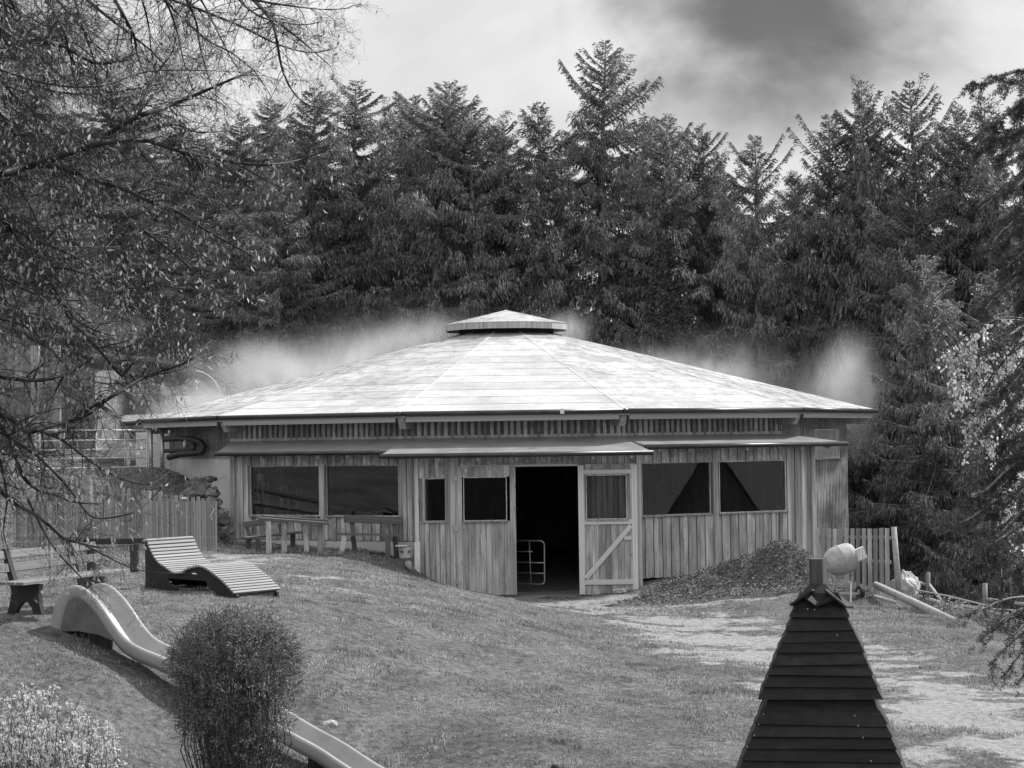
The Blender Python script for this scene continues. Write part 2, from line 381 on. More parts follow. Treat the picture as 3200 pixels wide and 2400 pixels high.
_w = np.linalg.solve(_A + np.diag([-0.15] * _n + [0] * 3), np.concatenate([CPa[:, 2], [0, 0, 0]]))
def base_h(x, y):
    x = np.atleast_1d(np.asarray(x, float)); y = np.atleast_1d(np.asarray(y, float)); out = np.empty(x.shape); xf, yf = x.ravel(), y.ravel(); o = np.empty(xf.shape)
    for i in range(0, len(xf), 8000):
        a, b = xf[i:i + 8000], yf[i:i + 8000]
        d = np.hypot(a[:, None] - CPa[None, :, 0], b[:, None] - CPa[None, :, 1])
        o[i:i + 8000] = d @ _w[:_n] + _w[_n] + a / 100 * _w[_n + 1] + b / 100 * _w[_n + 2]
    return o.reshape(x.shape)
def in_barn(x, y, grow=0.0):
    dx, dy = x - BC.x, -(y - BC.y)
    ins = np.ones(np.shape(x), bool)
    for k in range(12):
        a = R_(DEL + 30 * k); ins &= (dx * math.sin(a) + dy * math.cos(a)) < RW * math.cos(R_(15)) - 0.12 + grow
    mid = (np.abs(dx - 0.45) < 2.6) & (dy < AM + 0.0) & (dy > 8)
    return ins | mid
def height(x, y):
    h = base_h(x, y)
    x = np.asarray(x, float); y = np.asarray(y, float)
    near = np.exp(-((np.maximum(np.hypot(x, y - 40) - 30, 0)) / 30) ** 2)
    h = h + near * (vnoise(x, y, 1.7, 1) * .10 + vnoise(x, y, .55, 2) * .06 + vnoise(x, y, .27, 4) * .035 + vnoise(x, y, 4.3, 5) * .08) + (1 - near) * vnoise(x, y, 12, 3) * 1.5
    return np.where(in_barn(x, y), -0.04, h)
def gh(x, y): return float(height(np.array([x]), np.array([y]))[0])
def axis(lo, hi, step, far, gr=1.18):
    c = list(np.arange(lo, hi + 1e-6, step)); a, s = [], step
    x = hi
    while x < far: s *= gr; x += s; a.append(x)
    b, s = [], step; x = lo
    while x > -far: s *= gr; x -= s; b.append(x)
    return np.array(b[::-1] + c + a)
GX, GY = axis(-15, 13, .16, 900), axis(20, 62, .16, 900)
XX, YY = np.meshgrid(GX, GY); ZZ = height(XX, YY)
nx, ny = len(GX), len(GY)
idx = np.arange(nx * ny).reshape(ny, nx)
F = np.stack([idx[:-1, :-1], idx[:-1, 1:], idx[1:, 1:], idx[1:, :-1]], -1).reshape(-1, 4)
def path_mask(x, y):
    pts = [(0.9, 53), (1.4, 49.5), (2.8, 46), (4.2, 42), (5.0, 37), (6.2, 32), (7.5, 25), (8.5, 18)]
    d = np.full(np.shape(x), 99.0)
    for (x0, y0), (x1, y1) in zip(pts[:-1], pts[1:]):
        L2 = (x1 - x0) ** 2 + (y1 - y0) ** 2; t = np.clip(((x - x0) * (x1 - x0) + (y - y0) * (y1 - y0)) / L2, 0, 1)
        d = np.minimum(d, np.hypot(x - x0 - t * (x1 - x0), y - y0 - t * (y1 - y0)))
    m = np.clip(1.12 - d / 2.5, 0, 1)
    m2 = np.exp(-(((x + 6.6) / 1.6) ** 2 + ((y - 46) / 4.5) ** 2)) * .75 + np.exp(-(((x + 3.2) / 1.3) ** 2 + ((y - 41) / 3.0) ** 2)) * .5
    m3 = np.exp(-(((x - 4) / 3.4) ** 2 + ((y - 50) / 1.6) ** 2)) * .6
    m = np.maximum(np.maximum(m, m2), m3)
    n = .9 * vnoise(x * .6, y, .9, 8) + 1.1 * vnoise(x * .5, y, .33, 9) + .9 * vnoise(x, y, .14, 10)
    return np.clip(m * .95 + n * 1.2 * np.minimum(1, m * 2.5) - .03, 0, 1)
def ground_mat():
    m, t, b, out = newmat('turf_and_sand')
    at = N(t, 'ShaderNodeAttribute', attribute_name='sand'); ge = t.nodes.new('ShaderNodeNewGeometry')
    mp = N(t, 'ShaderNodeMapping'); t.links.new(ge.outputs['Position'], mp.inputs[0])
    n1 = noise(t, mp.outputs[0], 0.7, 8, 0.65); n2 = noise(t, mp.outputs[0], 9, 6, 0.7); n3 = noise(t, mp.outputs[0], 40, 4, 0.7)
    grass = mth(t, 'MULTIPLY', mapr(t, n1, .3, .7, .06, .15, False), mapr(t, n2, .3, .7, .3, 1.8, False))
    sand = mth(t, 'MULTIPLY', mapr(t, n2, .3, .7, .15, .38, False), mapr(t, n3, .3, .7, .75, 1.2, False))
    f = mapr(t, mth(t, 'ADD', at.outputs['Fac'], mth(t, 'MULTIPLY', mth(t, 'SUBTRACT', n2, .5), .9)), .25, .8, 0, 1)
    x = mth(t, 'ADD', mth(t, 'MULTIPLY', grass, mth(t, 'SUBTRACT', 1, f)), mth(t, 'MULTIPLY', sand, f))
    grey(t, x, b.inputs['Base Color']); b.inputs['Roughness'].default_value = .95; b.inputs['Specular IOR Level'].default_value = .2
    bp = N(t, 'ShaderNodeBump', Strength=.7, Distance=.04); t.links.new(mth(t, 'ADD', n2, mth(t, 'MULTIPLY', n3, .5)), bp.inputs['Height']); t.links.new(bp.outputs[0], b.inputs['Normal'])
    return m
gme = np_mesh('ground', np.stack([XX.ravel(), YY.ravel(), ZZ.ravel()], 1), F, ground_mat(), True)
sand = path_mask(XX, YY)
far_meadow = ((YY > 95) | (XX < -30)).astype(float) * .25
attr = gme.attributes.new('sand', 'FLOAT', 'POINT'); attr.data.foreach_set('value', np.maximum(sand, far_meadow).ravel().astype(np.float32))
tag(link('ground', gme), kind='structure')
def fast_h(x, y):
    i = np.clip(np.searchsorted(GX, x) - 1, 0, nx - 2); j = np.clip(np.searchsorted(GY, y) - 1, 0, ny - 2)
    fx = (x - GX[i]) / (GX[i + 1] - GX[i]); fy = (y - GY[j]) / (GY[j + 1] - GY[j])
    return (ZZ[j, i] * (1 - fx) + ZZ[j, i + 1] * fx) * (1 - fy) + (ZZ[j + 1, i] * (1 - fx) + ZZ[j + 1, i + 1] * fx) * fy

def grass():
    n = 1000000
    y = 20 * (67 / 20) ** rng.random(n) ; x = (rng.random(n) * 2 - 1) * (.262 * y + 1.6)
    x = np.where(x < -.262 * y - .8, x + .5, x)
    pm = path_mask(x, y)
    keep = (~in_barn(x, y, .3)) & (rng.random(n) > pm * 1.15 - .1) & (vnoise(x, y, .5, 21) + vnoise(x, y, .16, 22) * 1.1 > -.26)
    keep &= ~((x > -3.2) & (x < 4) & (y > 52.7)) & (x < 13)
    x, y = x[keep], y[keep]; n = len(x); z = fast_h(x, y) - .004
    Pt = np.stack([x, y, z], 1)
    tall = 1 + 1.2 * (vnoise(x, y, 1.3, 31) > .22) + 1.3 * (vnoise(x, y, .35, 32) > .27) + 1.5 * ((x < -2) & (y > 51.5)) + 1.2 * ((x > 8) & (y > 42))
    D = norm(np.stack([rng.normal(size=n) * .5, rng.normal(size=n) * .5, np.ones(n)], 1))
    Sd = norm(np.stack([rng.normal(size=n), rng.normal(size=n), np.zeros(n)], 1))
    L = rng.uniform(.012, .036, n) * tall; wd = rng.uniform(.0035, .009, n) * (y / 32) ** .6
    V = np.empty((n, 3, 3)); V[:, 0] = Pt - Sd * wd[:, None]; V[:, 1] = Pt + Sd * wd[:, None]; V[:, 2] = Pt + D * L[:, None]
    o = np_obj('grass', V.reshape(-1, 3), np.arange(n * 3).reshape(n, 3), M['grass'])
    tag(o, 'short patchy grass growing over the mound and the yard', 'grass', kind='stuff')
grass()

# ---------------------------------------------------------------- the barn
def barn():
    B = thing('round_barn', (BC.x, BC.y, 0), 'twelve sided timber barn with a low bright metal roof and open double door', 'barn')
    V = [-15 + DEL + 30 * k for k in range(12)]          # facet k lies between V[k] and V[k]+30
    # --- main roof: lapped sheets in rows
    roof = MB()
    NR = 12; rs = [RE - (RE - 1.55) * i / NR for i in range(NR + 1)]
    def rz(r): return EAVE_Z + (RE - r) * SLOPE
    for k in range(12):                                   # deck under the sheets
        a, b = V[k], V[k] + 30
        roof.hexa([pol(RE - .03, a, rz(RE) - .14), pol(RE - .03, b, rz(RE) - .14), pol(.9, b, rz(.9) - .14), pol(.9, a, rz(.9) - .14),
                   pol(RE - .03, a, rz(RE) - .03), pol(RE - .03, b, rz(RE) - .03), pol(.9, b, rz(.9) - .03), pol(.9, a, rz(.9) - .03)])
    ro = roof.build('roof', M['fascia'], B)
    rest = MB()
    for k in range(12):
        ph = (V[k] + 15 + 180) % 360 - 180
        for i in range(NR):
            r0, r1 = rs[i] + .05, rs[i + 1]; a, b = V[k], V[k] + 30
            if i == 0: r0 = RE
            e0 = .006; z0, z1 = rz(r0), rz(r1)
            t0, t1 = .019, .010
            ga, gb = a + .25 / r0, b - .25 / r0; ha, hb = a + .25 / r1, b - .25 / r1
            p = [pol(r0, ga, z0 - .02 + e0), pol(r0, gb, z0 - .02 + e0), pol(r1, hb, z1 - .02), pol(r1, ha, z1 - .02),
                 pol(r0, ga, z0 + t0), pol(r0, gb, z0 + t0), pol(r1, hb, z1 + t1), pol(r1, ha, z1 + t1)]
            if abs(ph) < 100:
                MB().hexa(p).build('roof_sheet', M['roof'], ro, origin=(p[0] + p[2]) / 2)
            else: rest.hexa(p)
    o = rest.build('rear_roof_sheets', M['roof'], ro); o['kind'] = 'stuff'
    for k in range(12):                                   # hip caps
        if abs((V[k] + 180) % 360 - 180) > 100: continue
        MB().beam(pol(RE + .01, V[k], rz(RE) + .006), pol(1.5, V[k], rz(1.5) + .009), .07, .03).build('hip_cap', M['roof'], ro)
    # --- lantern cap on top
    cap = MB(); zc, za, rc = 7.56, 8.02, 1.95
    for k in range(12):
        a, b = V[k], V[k] + 30
        cap.add([pol(rc, a, zc), pol(rc, b, zc), (BC.x, BC.y, za)], [(0, 1, 2)])
        cap.add([pol(rc, a, zc), pol(rc, b, zc), pol(rc - .1, b, zc - .03), pol(rc - .1, a, zc - .03)], [(3, 2, 1, 0)])
    co = cap.build('cap_roof', M['roof'], B)
    fs = MB(); 
    for k in range(12):
        a, b = V[k], V[k] + 30
        fs.hexa([pol(rc - .06, a, zc - .2), pol(rc - .06, b, zc - .2), pol(rc - .02, b, zc - .2), pol(rc - .02, a, zc - .2),
                 pol(rc - .06, a, zc - .005), pol(rc - .06, b, zc - .005), pol(rc - .02, b, zc - .005), pol(rc - .02, a, zc - .005)])
    fs.build('cap_fascia', M['fascia'], co)
    nk = MB(); 
    for k in range(12):
        a, b = V[k], V[k] + 30
        nk.hexa([pol(1.5, a, 7.0), pol(1.5, b, 7.0), pol(1.4, b, 7.0), pol(1.4, a, 7.0), pol(1.5, a, 7.5), pol(1.5, b, 7.5), pol(1.4, b, 7.5), pol(1.4, a, 7.5)])
    nk.build('cap_neck', M['dark'], co)  # shade of the gap under the cap is put into its colour
    # --- eaves
    gut = MB(); fa = MB(); sof = MB()
    for k in range(12):
        a, b = V[k], V[k] + 30
        gut.tube([pol(RE + .06, a - .3, EAVE_Z - .03), pol(RE + .06, b + .3, EAVE_Z - .03)], .062, 8)
        sof.hexa([pol(RE - .14, a, EAVE_Z - .16), pol(RE - .14, b, EAVE_Z - .16), pol(RW - .2, b, EAVE_Z + .04), pol(RW - .2, a, EAVE_Z + .04),
                  pol(RE - .14, a, EAVE_Z - .13), pol(RE - .14, b, EAVE_Z - .13), pol(RW - .2, b, EAVE_Z + .07), pol(RW - .2, a, EAVE_Z + .07)])
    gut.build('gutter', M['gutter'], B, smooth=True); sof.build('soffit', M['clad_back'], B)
    for k in range(12):
        if abs((V[k] + 15 + 180) % 360 - 180) > 100: continue
        a, b = V[k] + .7, V[k] + 29.3
        piece('fascia_board', B, pol(RE - .08, a, EAVE_Z - .17), pol(RE - .08, b, EAVE_Z - .17), .15, .04, nrm(V[k] + 15), M['fascia'])
    for k in range(12):
        v = V[k]
        if abs((v + 180) % 360 - 180) > 110: continue
        m = MB(); t = tan_(v) * .09
        pr = [pol(RW - .1, v, EAVE_Z + .02), pol(RW - .1, v, EAVE_Z - .40), pol(RE - .28, v, EAVE_Z - .42), pol(RE - .14, v, EAVE_Z - .19), pol(RE - .14, v, EAVE_Z - .1)]
        m.prism([q - t for q in pr], t * 2).build('rafter_tail', M['fascia'], B)
    MB().box(P(1757, 1285, 53.35), (.10, .05, .13)).build('gutter_bracket', M['white'], B)
    # --- drum wall: backing shell, concrete plinth on the left, proud planks on the facets in view
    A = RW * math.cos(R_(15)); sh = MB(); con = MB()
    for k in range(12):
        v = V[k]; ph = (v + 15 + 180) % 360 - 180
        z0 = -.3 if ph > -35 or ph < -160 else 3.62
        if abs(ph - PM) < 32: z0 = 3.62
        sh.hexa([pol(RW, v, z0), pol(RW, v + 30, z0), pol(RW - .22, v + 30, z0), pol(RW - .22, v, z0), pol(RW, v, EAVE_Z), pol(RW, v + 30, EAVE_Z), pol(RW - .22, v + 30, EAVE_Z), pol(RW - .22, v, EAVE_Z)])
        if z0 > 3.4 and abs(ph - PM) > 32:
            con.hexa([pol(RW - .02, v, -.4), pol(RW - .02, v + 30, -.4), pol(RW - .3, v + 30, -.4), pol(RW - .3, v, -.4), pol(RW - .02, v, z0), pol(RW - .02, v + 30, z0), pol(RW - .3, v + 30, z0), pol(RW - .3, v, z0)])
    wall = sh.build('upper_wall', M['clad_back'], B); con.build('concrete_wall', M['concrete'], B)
    for ph in (PL, PM, PR):
        hw = A * math.tan(R_(15)); n = 31
        for i in range(n):
            u = -hw + (i + .5) * 2 * hw / n + random.uniform(-.008, .008); w = random.uniform(.085, .11)
            z0 = 4.02 + random.uniform(-.012, .012)
            piece('plank', wall, FP(ph, A + .022, u, z0), FP(ph, A + .022, u, EAVE_Z - .2), w, .042, nrm(ph), M['clad'])
    SU0, SZ1 = UV(2540, 1341, PR + 30, A); SU1, SZ0 = UV(2619, 1430, PR + 30, A)
    side = MB()
    for ph, zb in ((PL - 30, 3.6), (PR + 30, -.2)):
        hw = A * math.tan(R_(15)); n = 44
        for i in range(n):
            u = -hw + (i + .5) * 2 * hw / n
            zt = EAVE_Z - .2
            if zb < 0:
                # window high in this facet
                if SU0 < u < SU1:
                    side.beam(FP(ph, A + .014, u, SZ1), FP(ph, A + .014, u, zt), .07, .03, nrm(ph)); side.beam(FP(ph, A + .014, u, -.9), FP(ph, A + .014, u, SZ0 - .02), .07, .03, nrm(ph)); continue
            side.beam(FP(ph, A + .014, u, zb if zb > 0 else -.9), FP(ph, A + .014, u, zt), .07, .03, nrm(ph))
    o = side.build('side_planks', M['clad'], wall); o['kind'] = 'stuff'
    # window in the right side facet
    ph = PR + 30; w = MB()
    for (u0, u1, z0, z1) in ((SU0, SU1, SZ1 - .03, SZ1), (SU0, SU1, SZ0, SZ0 + .03), (SU0, SU0 + .04, SZ0 + .03, SZ1 - .03), (SU1 - .04, SU1, SZ0 + .03, SZ1 - .03)):
        w.beam(FP(ph, A + .03, u0, (z0 + z1) / 2), FP(ph, A + .03, u1, (z0 + z1) / 2), .05, z1 - z0)
    wo = w.build('side_window', M['clad'], B)
    MB().beam(FP(ph, A + .018, SU0 + .04, (SZ0 + SZ1) / 2), FP(ph, A + .018, SU1 - .04, (SZ0 + SZ1) / 2), .01, SZ1 - SZ0 - .06).build('reflection_pane', M['grey_wood'], wo)  # solid window pane; the pale reflection in the glass is put into its colour
    MB().beam(FP(ph, A + .06, SU0 - .04, SZ0 - .02), FP(ph, A + .06, SU1 + .04, SZ0 - .02), .08, .03).build('sill', M['pale_slat'], wo)
    # --- annex wall facets
    def clad(parent, ph, a, u0, u1, z0, z1, pitch=.135, holes=(), slope=0.0, mat=None):
        n = max(1, round((u1 - u0) / pitch)); st = (u1 - u0) / n
        for i in range(n):
            u = u0 + (i + .5) * st; spans = [(z0, z1)]
            for (h0, h1, hz0, hz1) in holes:
                if u + st * .3 > h0 and u - st * .3 < h1: spans = [(z0, hz0), (hz1, z1)]
            d = .008 if i % 2 else .034
            for (s0, s1) in spans:
                if s1 - s0 < .03: continue
                o = piece('plank', parent, FP(ph, a + d, u, s0 + random.uniform(-.006, .006)), FP(ph, a + d, u, s1), st * (1.05 if i % 2 else .82), .024, nrm(ph), mat or M['clad'])
    def facet_wall(ph, a, u0, u1, z0, z1, holes):
        """backing wall with openings cut out, 8 cm thick"""
        us = sorted({u0, u1} | {h for q in holes for h in q[:2]}); m = MB()
        for x0, x1 in zip(us[:-1], us[1:]):
            sp = [(z0, z1)]
            for (h0, h1, hz0, hz1) in holes:
                if x0 >= h0 - 1e-4 and x1 <= h1 + 1e-4: sp = [(z0, hz0), (hz1, z1)]
            for s0, s1 in sp:
                if s1 - s0 > .01: m.hexa([FP(ph, a, x0, s0), FP(ph, a, x1, s0), FP(ph, a - .1, x1, s0), FP(ph, a - .1, x0, s0), FP(ph, a, x0, s1), FP(ph, a, x1, s1), FP(ph, a - .1, x1, s1), FP(ph, a - .1, x0, s1)])
        return m
    def hole(pxa, pya, pxb, pyb, ph, a):
        u0, zt = UV(pxa, pya, ph, a); u1, zb = UV(pxb, pyb, ph, a); return (u0, u1, zb, zt)
    def window(ph, a, h, parent=B):
        u0, u1, z0, z1 = h; m = MB(); a2 = a + .0
        for q in ((u0 + .011, u0 + .011, z0, z1), (u1 - .011, u1 - .011, z0, z1)):
            m.beam(FP(ph, a2 - .015, q[0], q[2]), FP(ph, a2 - .015, q[1], q[3]), .022, .07, nrm(ph))
        m.beam(FP(ph, a2 - .015, u0 + .022, z1 - .011), FP(ph, a2 - .015, u1 - .022, z1 - .011), .07, .022)
        m.beam(FP(ph, a2 - .015, u0 + .022, z0 + .011), FP(ph, a2 - .015, u1 - .022, z0 + .011), .07, .022)
        w = m.build('window', M['clad'], parent)
        MB().beam(FP(ph, a - .02, u0 + .02, (z0 + z1) / 2), FP(ph, a - .02, u1 - .02, (z0 + z1) / 2), .012, z1 - z0 - .04).build('pane', M['glass'], w)
        MB().beam(FP(ph, a + .045, u0 - .03, z0 - .018), FP(ph, a + .045, u1 + .03, z0 - .018), .075, .028).build('sill', M['pale_slat'], w)
    # left facet
    hA = hole(783, 1456, 1001, 1612, PL, AL); hB = hole(1020, 1455, 1249, 1613, PL, AL)
    hB = (hB[0], hB[1], hA[2], hA[3])
    uL = UV(724, 1500, PL, AL)[0]; uR = UV(1330, 1500, PL, AL)[0]; zt = 3.78
    zb = 1.36
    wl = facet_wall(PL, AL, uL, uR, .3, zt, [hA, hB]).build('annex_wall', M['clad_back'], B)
    clad(wl, PL, AL, uL, uR, zb + .1, zt, holes=[hA, hB])
    window(PL, AL, hA); window(PL, AL, hB)
    um = (hA[1] + hB[0]) / 2
    piece('post', B, FP(PL, AL + .03, um, zb), FP(PL, AL + .03, um, 3.45), .13, .07, nrm(PL), M['clad'])
    piece('corner_board', B, FP(PL, AL + .045, uL + .07, zb), FP(PL, AL + .045, uL + .07, 3.78), .16, .06, nrm(PL), M['clad'])
    MB().hexa([FP(PL, AL + .02, uL, zb - 1.2), FP(PL, AL + .02, uR, zb - 1.2), FP(PL, AL - .02, uR, zb - 1.2), FP(PL, AL - .02, uL, zb - 1.2),
               FP(PL, AL + .02, uL, zb + .08), FP(PL, AL + .02, uR, zb + .08), FP(PL, AL - .02, uR, zb + .08), FP(PL, AL - .02, uL, zb + .08)]).build('plinth', M['concrete'], B)
    # return wall of the left annex
    m = MB(); q0 = FP(PL, AL - .1, uL + .05, 0); q1 = FP(PL, 9.8, uL + .05, 0)
    m.beam(Vector((q0.x, q0.y, 2.3)), Vector((q1.x, q1.y, 2.3)), .1, 3.2); m.build('annex_side_wall', M['clad_back'], B)
    # middle facet with the door
    uM0 = UV(1293, 1500, PM, AM)[0]; uM1 = UV(2005, 1500, PM, AM)[0]; ztM = 3.62
    hs = hole(1320, 1495, 1394, 1629, PM, AM); dl = UV(1500, 1456, PM, AM)
    od0 = UV(1600, 1456, PM, AM); od1 = UV(1808, 1456, PM, AM); zdoor = od1[1]
    hd = (UV(1437, 1456, PM, AM)[0], od1[0], -.3, zdoor)
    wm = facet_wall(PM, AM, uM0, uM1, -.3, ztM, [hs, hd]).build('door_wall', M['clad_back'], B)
    clad(wm, PM, AM, uM0, hd[0], 0.0, ztM, holes=[hs], pitch=.13); clad(wm, PM, AM, hd[0], hd[1], zdoor + .03, ztM, pitch=.14); clad(wm, PM, AM, hd[1], uM1, .05, ztM, pitch=.14)
    window(PM, AM, hs)
    m = MB()      # side walls of the door section
    for u in (uM0 + .05, uM1 - .05):
        q0 = FP(PM, AM - .1, u, 0); q1 = FP(PM, 9.9, u, 0); m.beam(Vector((q0.x, q0.y, 1.65)), Vector((q1.x, q1.y, 1.65)), .1, 3.9)
    m.build('porch_side_wall', M['clad_back'], B)
    piece('door_head', B, FP(PM, AM + .03, hd[0], zdoor + .03), FP(PM, AM + .03, hd[1], zdoor + .03), .06, .05, nrm(PM), M['clad_new'])
    # closed left leaf
    a = AM + .05
    u0, zt_ = UV(1424, 1457, PM, a); u1, zb_ = UV(1616, 1858, PM, a); hw_ = hole(1447, 1491, 1585, 1627, PM, a)
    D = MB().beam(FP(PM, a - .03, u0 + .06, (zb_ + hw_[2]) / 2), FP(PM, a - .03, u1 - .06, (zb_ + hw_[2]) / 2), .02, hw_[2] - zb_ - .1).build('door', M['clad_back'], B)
    D['label'] = 'left leaf of the barn door, closed'
    n = 10; st = (u1 - u0) / n
    for i in range(n):
        u = u0 + (i + .5) * st; sp = [(zb_, zt_)]
        if u > hw_[0] - .02 and u < hw_[1] + .02: sp = [(zb_, hw_[2]), (hw_[3], zt_)]
        for s0, s1 in sp: piece('plank', D, FP(PM, a, u, s0), FP(PM, a, u, s1), st * .965, .03, nrm(PM), M['clad'])
    window(PM, a, hw_, D)
    for zz in (zb_ + .35, (zb_ + zt_) / 2 + .05, zt_ - .3):
        MB().beam(FP(PM, a + .03, u0 - .04, zz), FP(PM, a + .03, u0 + .03, zz), .03, .12).build('hinge', M['tube'], D)
    # open right leaf folded back against the wall: its inner side shows
    a = AM + .11
    u0, zt_ = UV(1808, 1451, PM, a); u1, zb_ = UV(1993, 1856, PM, a)
    hw_ = hole(1830, 1484, 1960, 1622, PM, a)
    D = bpy.data.objects.new('door', None)
    m = MB().beam(FP(PM, a - .05, u0 + .1, (zb_ + hw_[2]) / 2), FP(PM, a - .05, u1 - .1, (zb_ + hw_[2]) / 2), .01, hw_[2] - zb_ - .2)
    D = m.build('door', M['clad_back'], B); D['label'] = 'right leaf of the barn door, folded open with its brace showing'
    n = 9; st = (u1 - u0) / n
    for i in range(n):
        u = u0 + (i + .5) * st; sp = [(zb_, zt_)]
        if u > hw_[0] - .05 and u < hw_[1] + .05: sp = [(zb_, hw_[2]), (hw_[3], zt_)]
        for s0, s1 in sp: piece('plank', D, FP(PM, a - .02, u, s0), FP(PM, a - .02, u, s1), st * .965, .024, nrm(PM), M['clad'])
    def Z(py): return UV(1900, py, PM, a)[1]
    def U(px): return UV(px, 1650, PM, a)[0]
    for (x0, y0, x1, y1, w_) in ((1817, 1856, 1817, 1453, .14), (1984, 1856, 1984, 1453, .14)):
        piece('stile', D, FP(PM, a + .012, U(x0), Z(y0)), FP(PM, a + .012, U(x1), Z(y1)), w_, .04, nrm(PM), M['clad_new'])
    for (y_, w_) in ((1474, .11), (1631, .12), (1819, .13)):
        piece('rail', D, FP(PM, a + .014, U(1826), Z(y_)), FP(PM, a + .014, U(1976), Z(y_)), w_, .038, nrm(PM), M['clad_new'])
    piece('brace', D, FP(PM, a + .016, U(1829), Z(1806)), FP(PM, a + .016, U(1972), Z(1643)), .12, .034, nrm(PM), M['clad_new'])
    piece('rail', D, FP(PM, a + .012, U(1950), Z(1682)), FP(PM, a + .012, U(1974), Z(1682)), .10, .03, nrm(PM), M['clad_new'])
    window(PM, a - .01, hw_, D)
    # right facet
    hC = hole(2003, 1447, 2221, 1604, PR, AR); hD = hole(2245, 1441, 2457, 1597, PR, AR)
    zc0, zc1 = (hC[2] + hD[2]) / 2, (hC[3] + hD[3]) / 2; hC = (hC[0], hC[1], zc0, zc1); hD = (hD[0], hD[1], zc0, zc1)
    u0 = UV(1900, 1500, PR, AR)[0]; u1 = UV(2543, 1500, PR, AR)[0]; zt = 3.82; zb = .44
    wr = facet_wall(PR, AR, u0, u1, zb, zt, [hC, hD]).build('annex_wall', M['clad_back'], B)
    clad(wr, PR, AR, u0, u1, zb - .04, zt, holes=[hC, hD]); window(PR, AR, hC); window(PR, AR, hD)
    um = (hC[1] + hD[0]) / 2
    piece('post', B, FP(PR, AR + .04, um, zb - .02), FP(PR, AR + .04, um, 3.8), .15, .06, nrm(PR), M['clad'])
    for uu in (u1 - .06, u1 - .42): piece('corner_board', B, FP(PR, AR + .05, uu, zb - .05), FP(PR, AR + .05, uu, 3.8), .12, .06, nrm(PR), M['clad'])
    m = MB(); q0 = FP(PR, AR - .1, u1 - .05, 0); q1 = FP(PR, 9.9, u1 - .05, 0); m.beam(Vector((q0.x, q0.y, 2.1)), Vector((q1.x, q1.y, 2.1)), .1, 3.3); m.build('annex_side_wall', M['clad'], B)
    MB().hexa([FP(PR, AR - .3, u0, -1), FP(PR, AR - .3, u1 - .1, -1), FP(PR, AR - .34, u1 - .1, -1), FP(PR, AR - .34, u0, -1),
               FP(PR, AR - .3, u0, zb), FP(PR, AR - .3, u1 - .1, zb), FP(PR, AR - .34, u1 - .1, zb), FP(PR, AR - .34, u0, zb)]).build('plinth', M['dark'], B)  # shade of the gap below the wall boards is put into its colour
    # drum wall behind the annexes below the pent roof is open, so close the annex floors dark
    # --- pent roofs
    def pent(ph, a_out, z_out, u0, u1, v0, v1, name='pent_roof'):
        """from the drum wall (apothem A, z 4.1) down to the gutter; u at wall and at gutter"""
        m = MB(); zi = 4.08
        m.hexa([FP(ph, a_out, v0, z_out - .05), FP(ph, a_out, v1, z_out - .05), FP(ph, A, u1, zi - .06), FP(ph, A, u0, zi - .06),
                FP(ph, a_out, v0, z_out), FP(ph, a_out, v1, z_out), FP(ph, A, u1, zi), FP(ph, A, u0, zi)])
        r = m.build(name, M['pent'], B)
        n = 4
        MB().hexa([FP(ph, A + .04, u0, zi - .02), FP(ph, A + .04, u1, zi - .02), FP(ph, A + .028, u1, zi - .02), FP(ph, A + .028, u0, zi - .02),
                   FP(ph, A + .04, u0, zi + .06), FP(ph, A + .04, u1, zi + .06), FP(ph, A + .028, u1, zi + .06), FP(ph, A + .028, u0, zi + .06)]).build('flashing', M['pent'], r)
        MB().tube([FP(ph, a_out + .05, v0 - .05, z_out - .045), FP(ph, a_out + .05, v1 + .05, z_out - .045)], .06, 8).build('gutter', M['gutter'], r, smooth=True)
        MB().beam(FP(ph, a_out + .0, v0 - .02, z_out + .012), FP(ph, a_out + .0, v1 + .02, z_out + .012), .03, .015).build('drip_edge', M['tube'], r)
        n = round((v1 - v0) / .95)
        for i in range(n):
            v = v0 + (i + .5) * (v1 - v0) / n
            MB().beam(FP(ph, a_out - .62, v, z_out + .02), FP(ph, a_out - .06, v, z_out - .13), .08, .1).build('rafter_end', M['clad'], r)
        return r
    aL = AL + .55; zl = 3.74; lu0 = UV(680, 1415, PL, aL)[0]; lu1 = UV(1220, 1410, PL, aL)[0]
    pent(PL, aL, UV(940, 1411, PL, aL)[1], UV(722, 1375, PL, A)[0], 2.7, lu0, lu1)
    aR = AR + .55; ru0 = UV(2020, 1395, PR, aR)[0]; ru1 = UV(2640, 1378, PR, aR)[0]
    pent(PR, aR, UV(2330, 1386, PR, aR)[1], -2.7, 2.75, ru0, ru1)
    aM = AM + .75; mu0 = UV(1192, 1424, PM, aM)[0]; mu1 = UV(2035, 1405, PM, aM)[0]
    pent(PM, aM, UV(1610, 1415, PM, aM)[1], -2.75, 2.75, mu0, mu1)
    # --- rain pipe
    q = P(1283, 1500, 53.9); m = MB()
    m.tube([(q.x, q.y, 3.5), (q.x, q.y, 3.3), (q.x, q.y + .05, 3.1), (q.x, q.y + .05, 1.1)], [.1, .07, .055, .055], 10)
    dp = m.build('downpipe', M['gutter'], B, smooth=True)
    for zz in (2.75, 1.7): MB().beam((q.x - .07, q.y - .03, zz), (q.x + .09, q.y - .03, zz), .03, .02).build('pipe_clip', M['tube'], dp)
    # --- inner floor
    m = MB(); ring = [pol(10.0, V[k], .0) for k in range(12)]
    m.prism([(p.x, p.y, -.06) for p in ring], (0, 0, .075))
    m.box((BC.x + .45, BC.y - 10.55, -.02), (5.3, 1.5, .06)); m.build('floor', M['floor'], B)
    # inner timber post ring, dim inside the hall
    return B
barn()

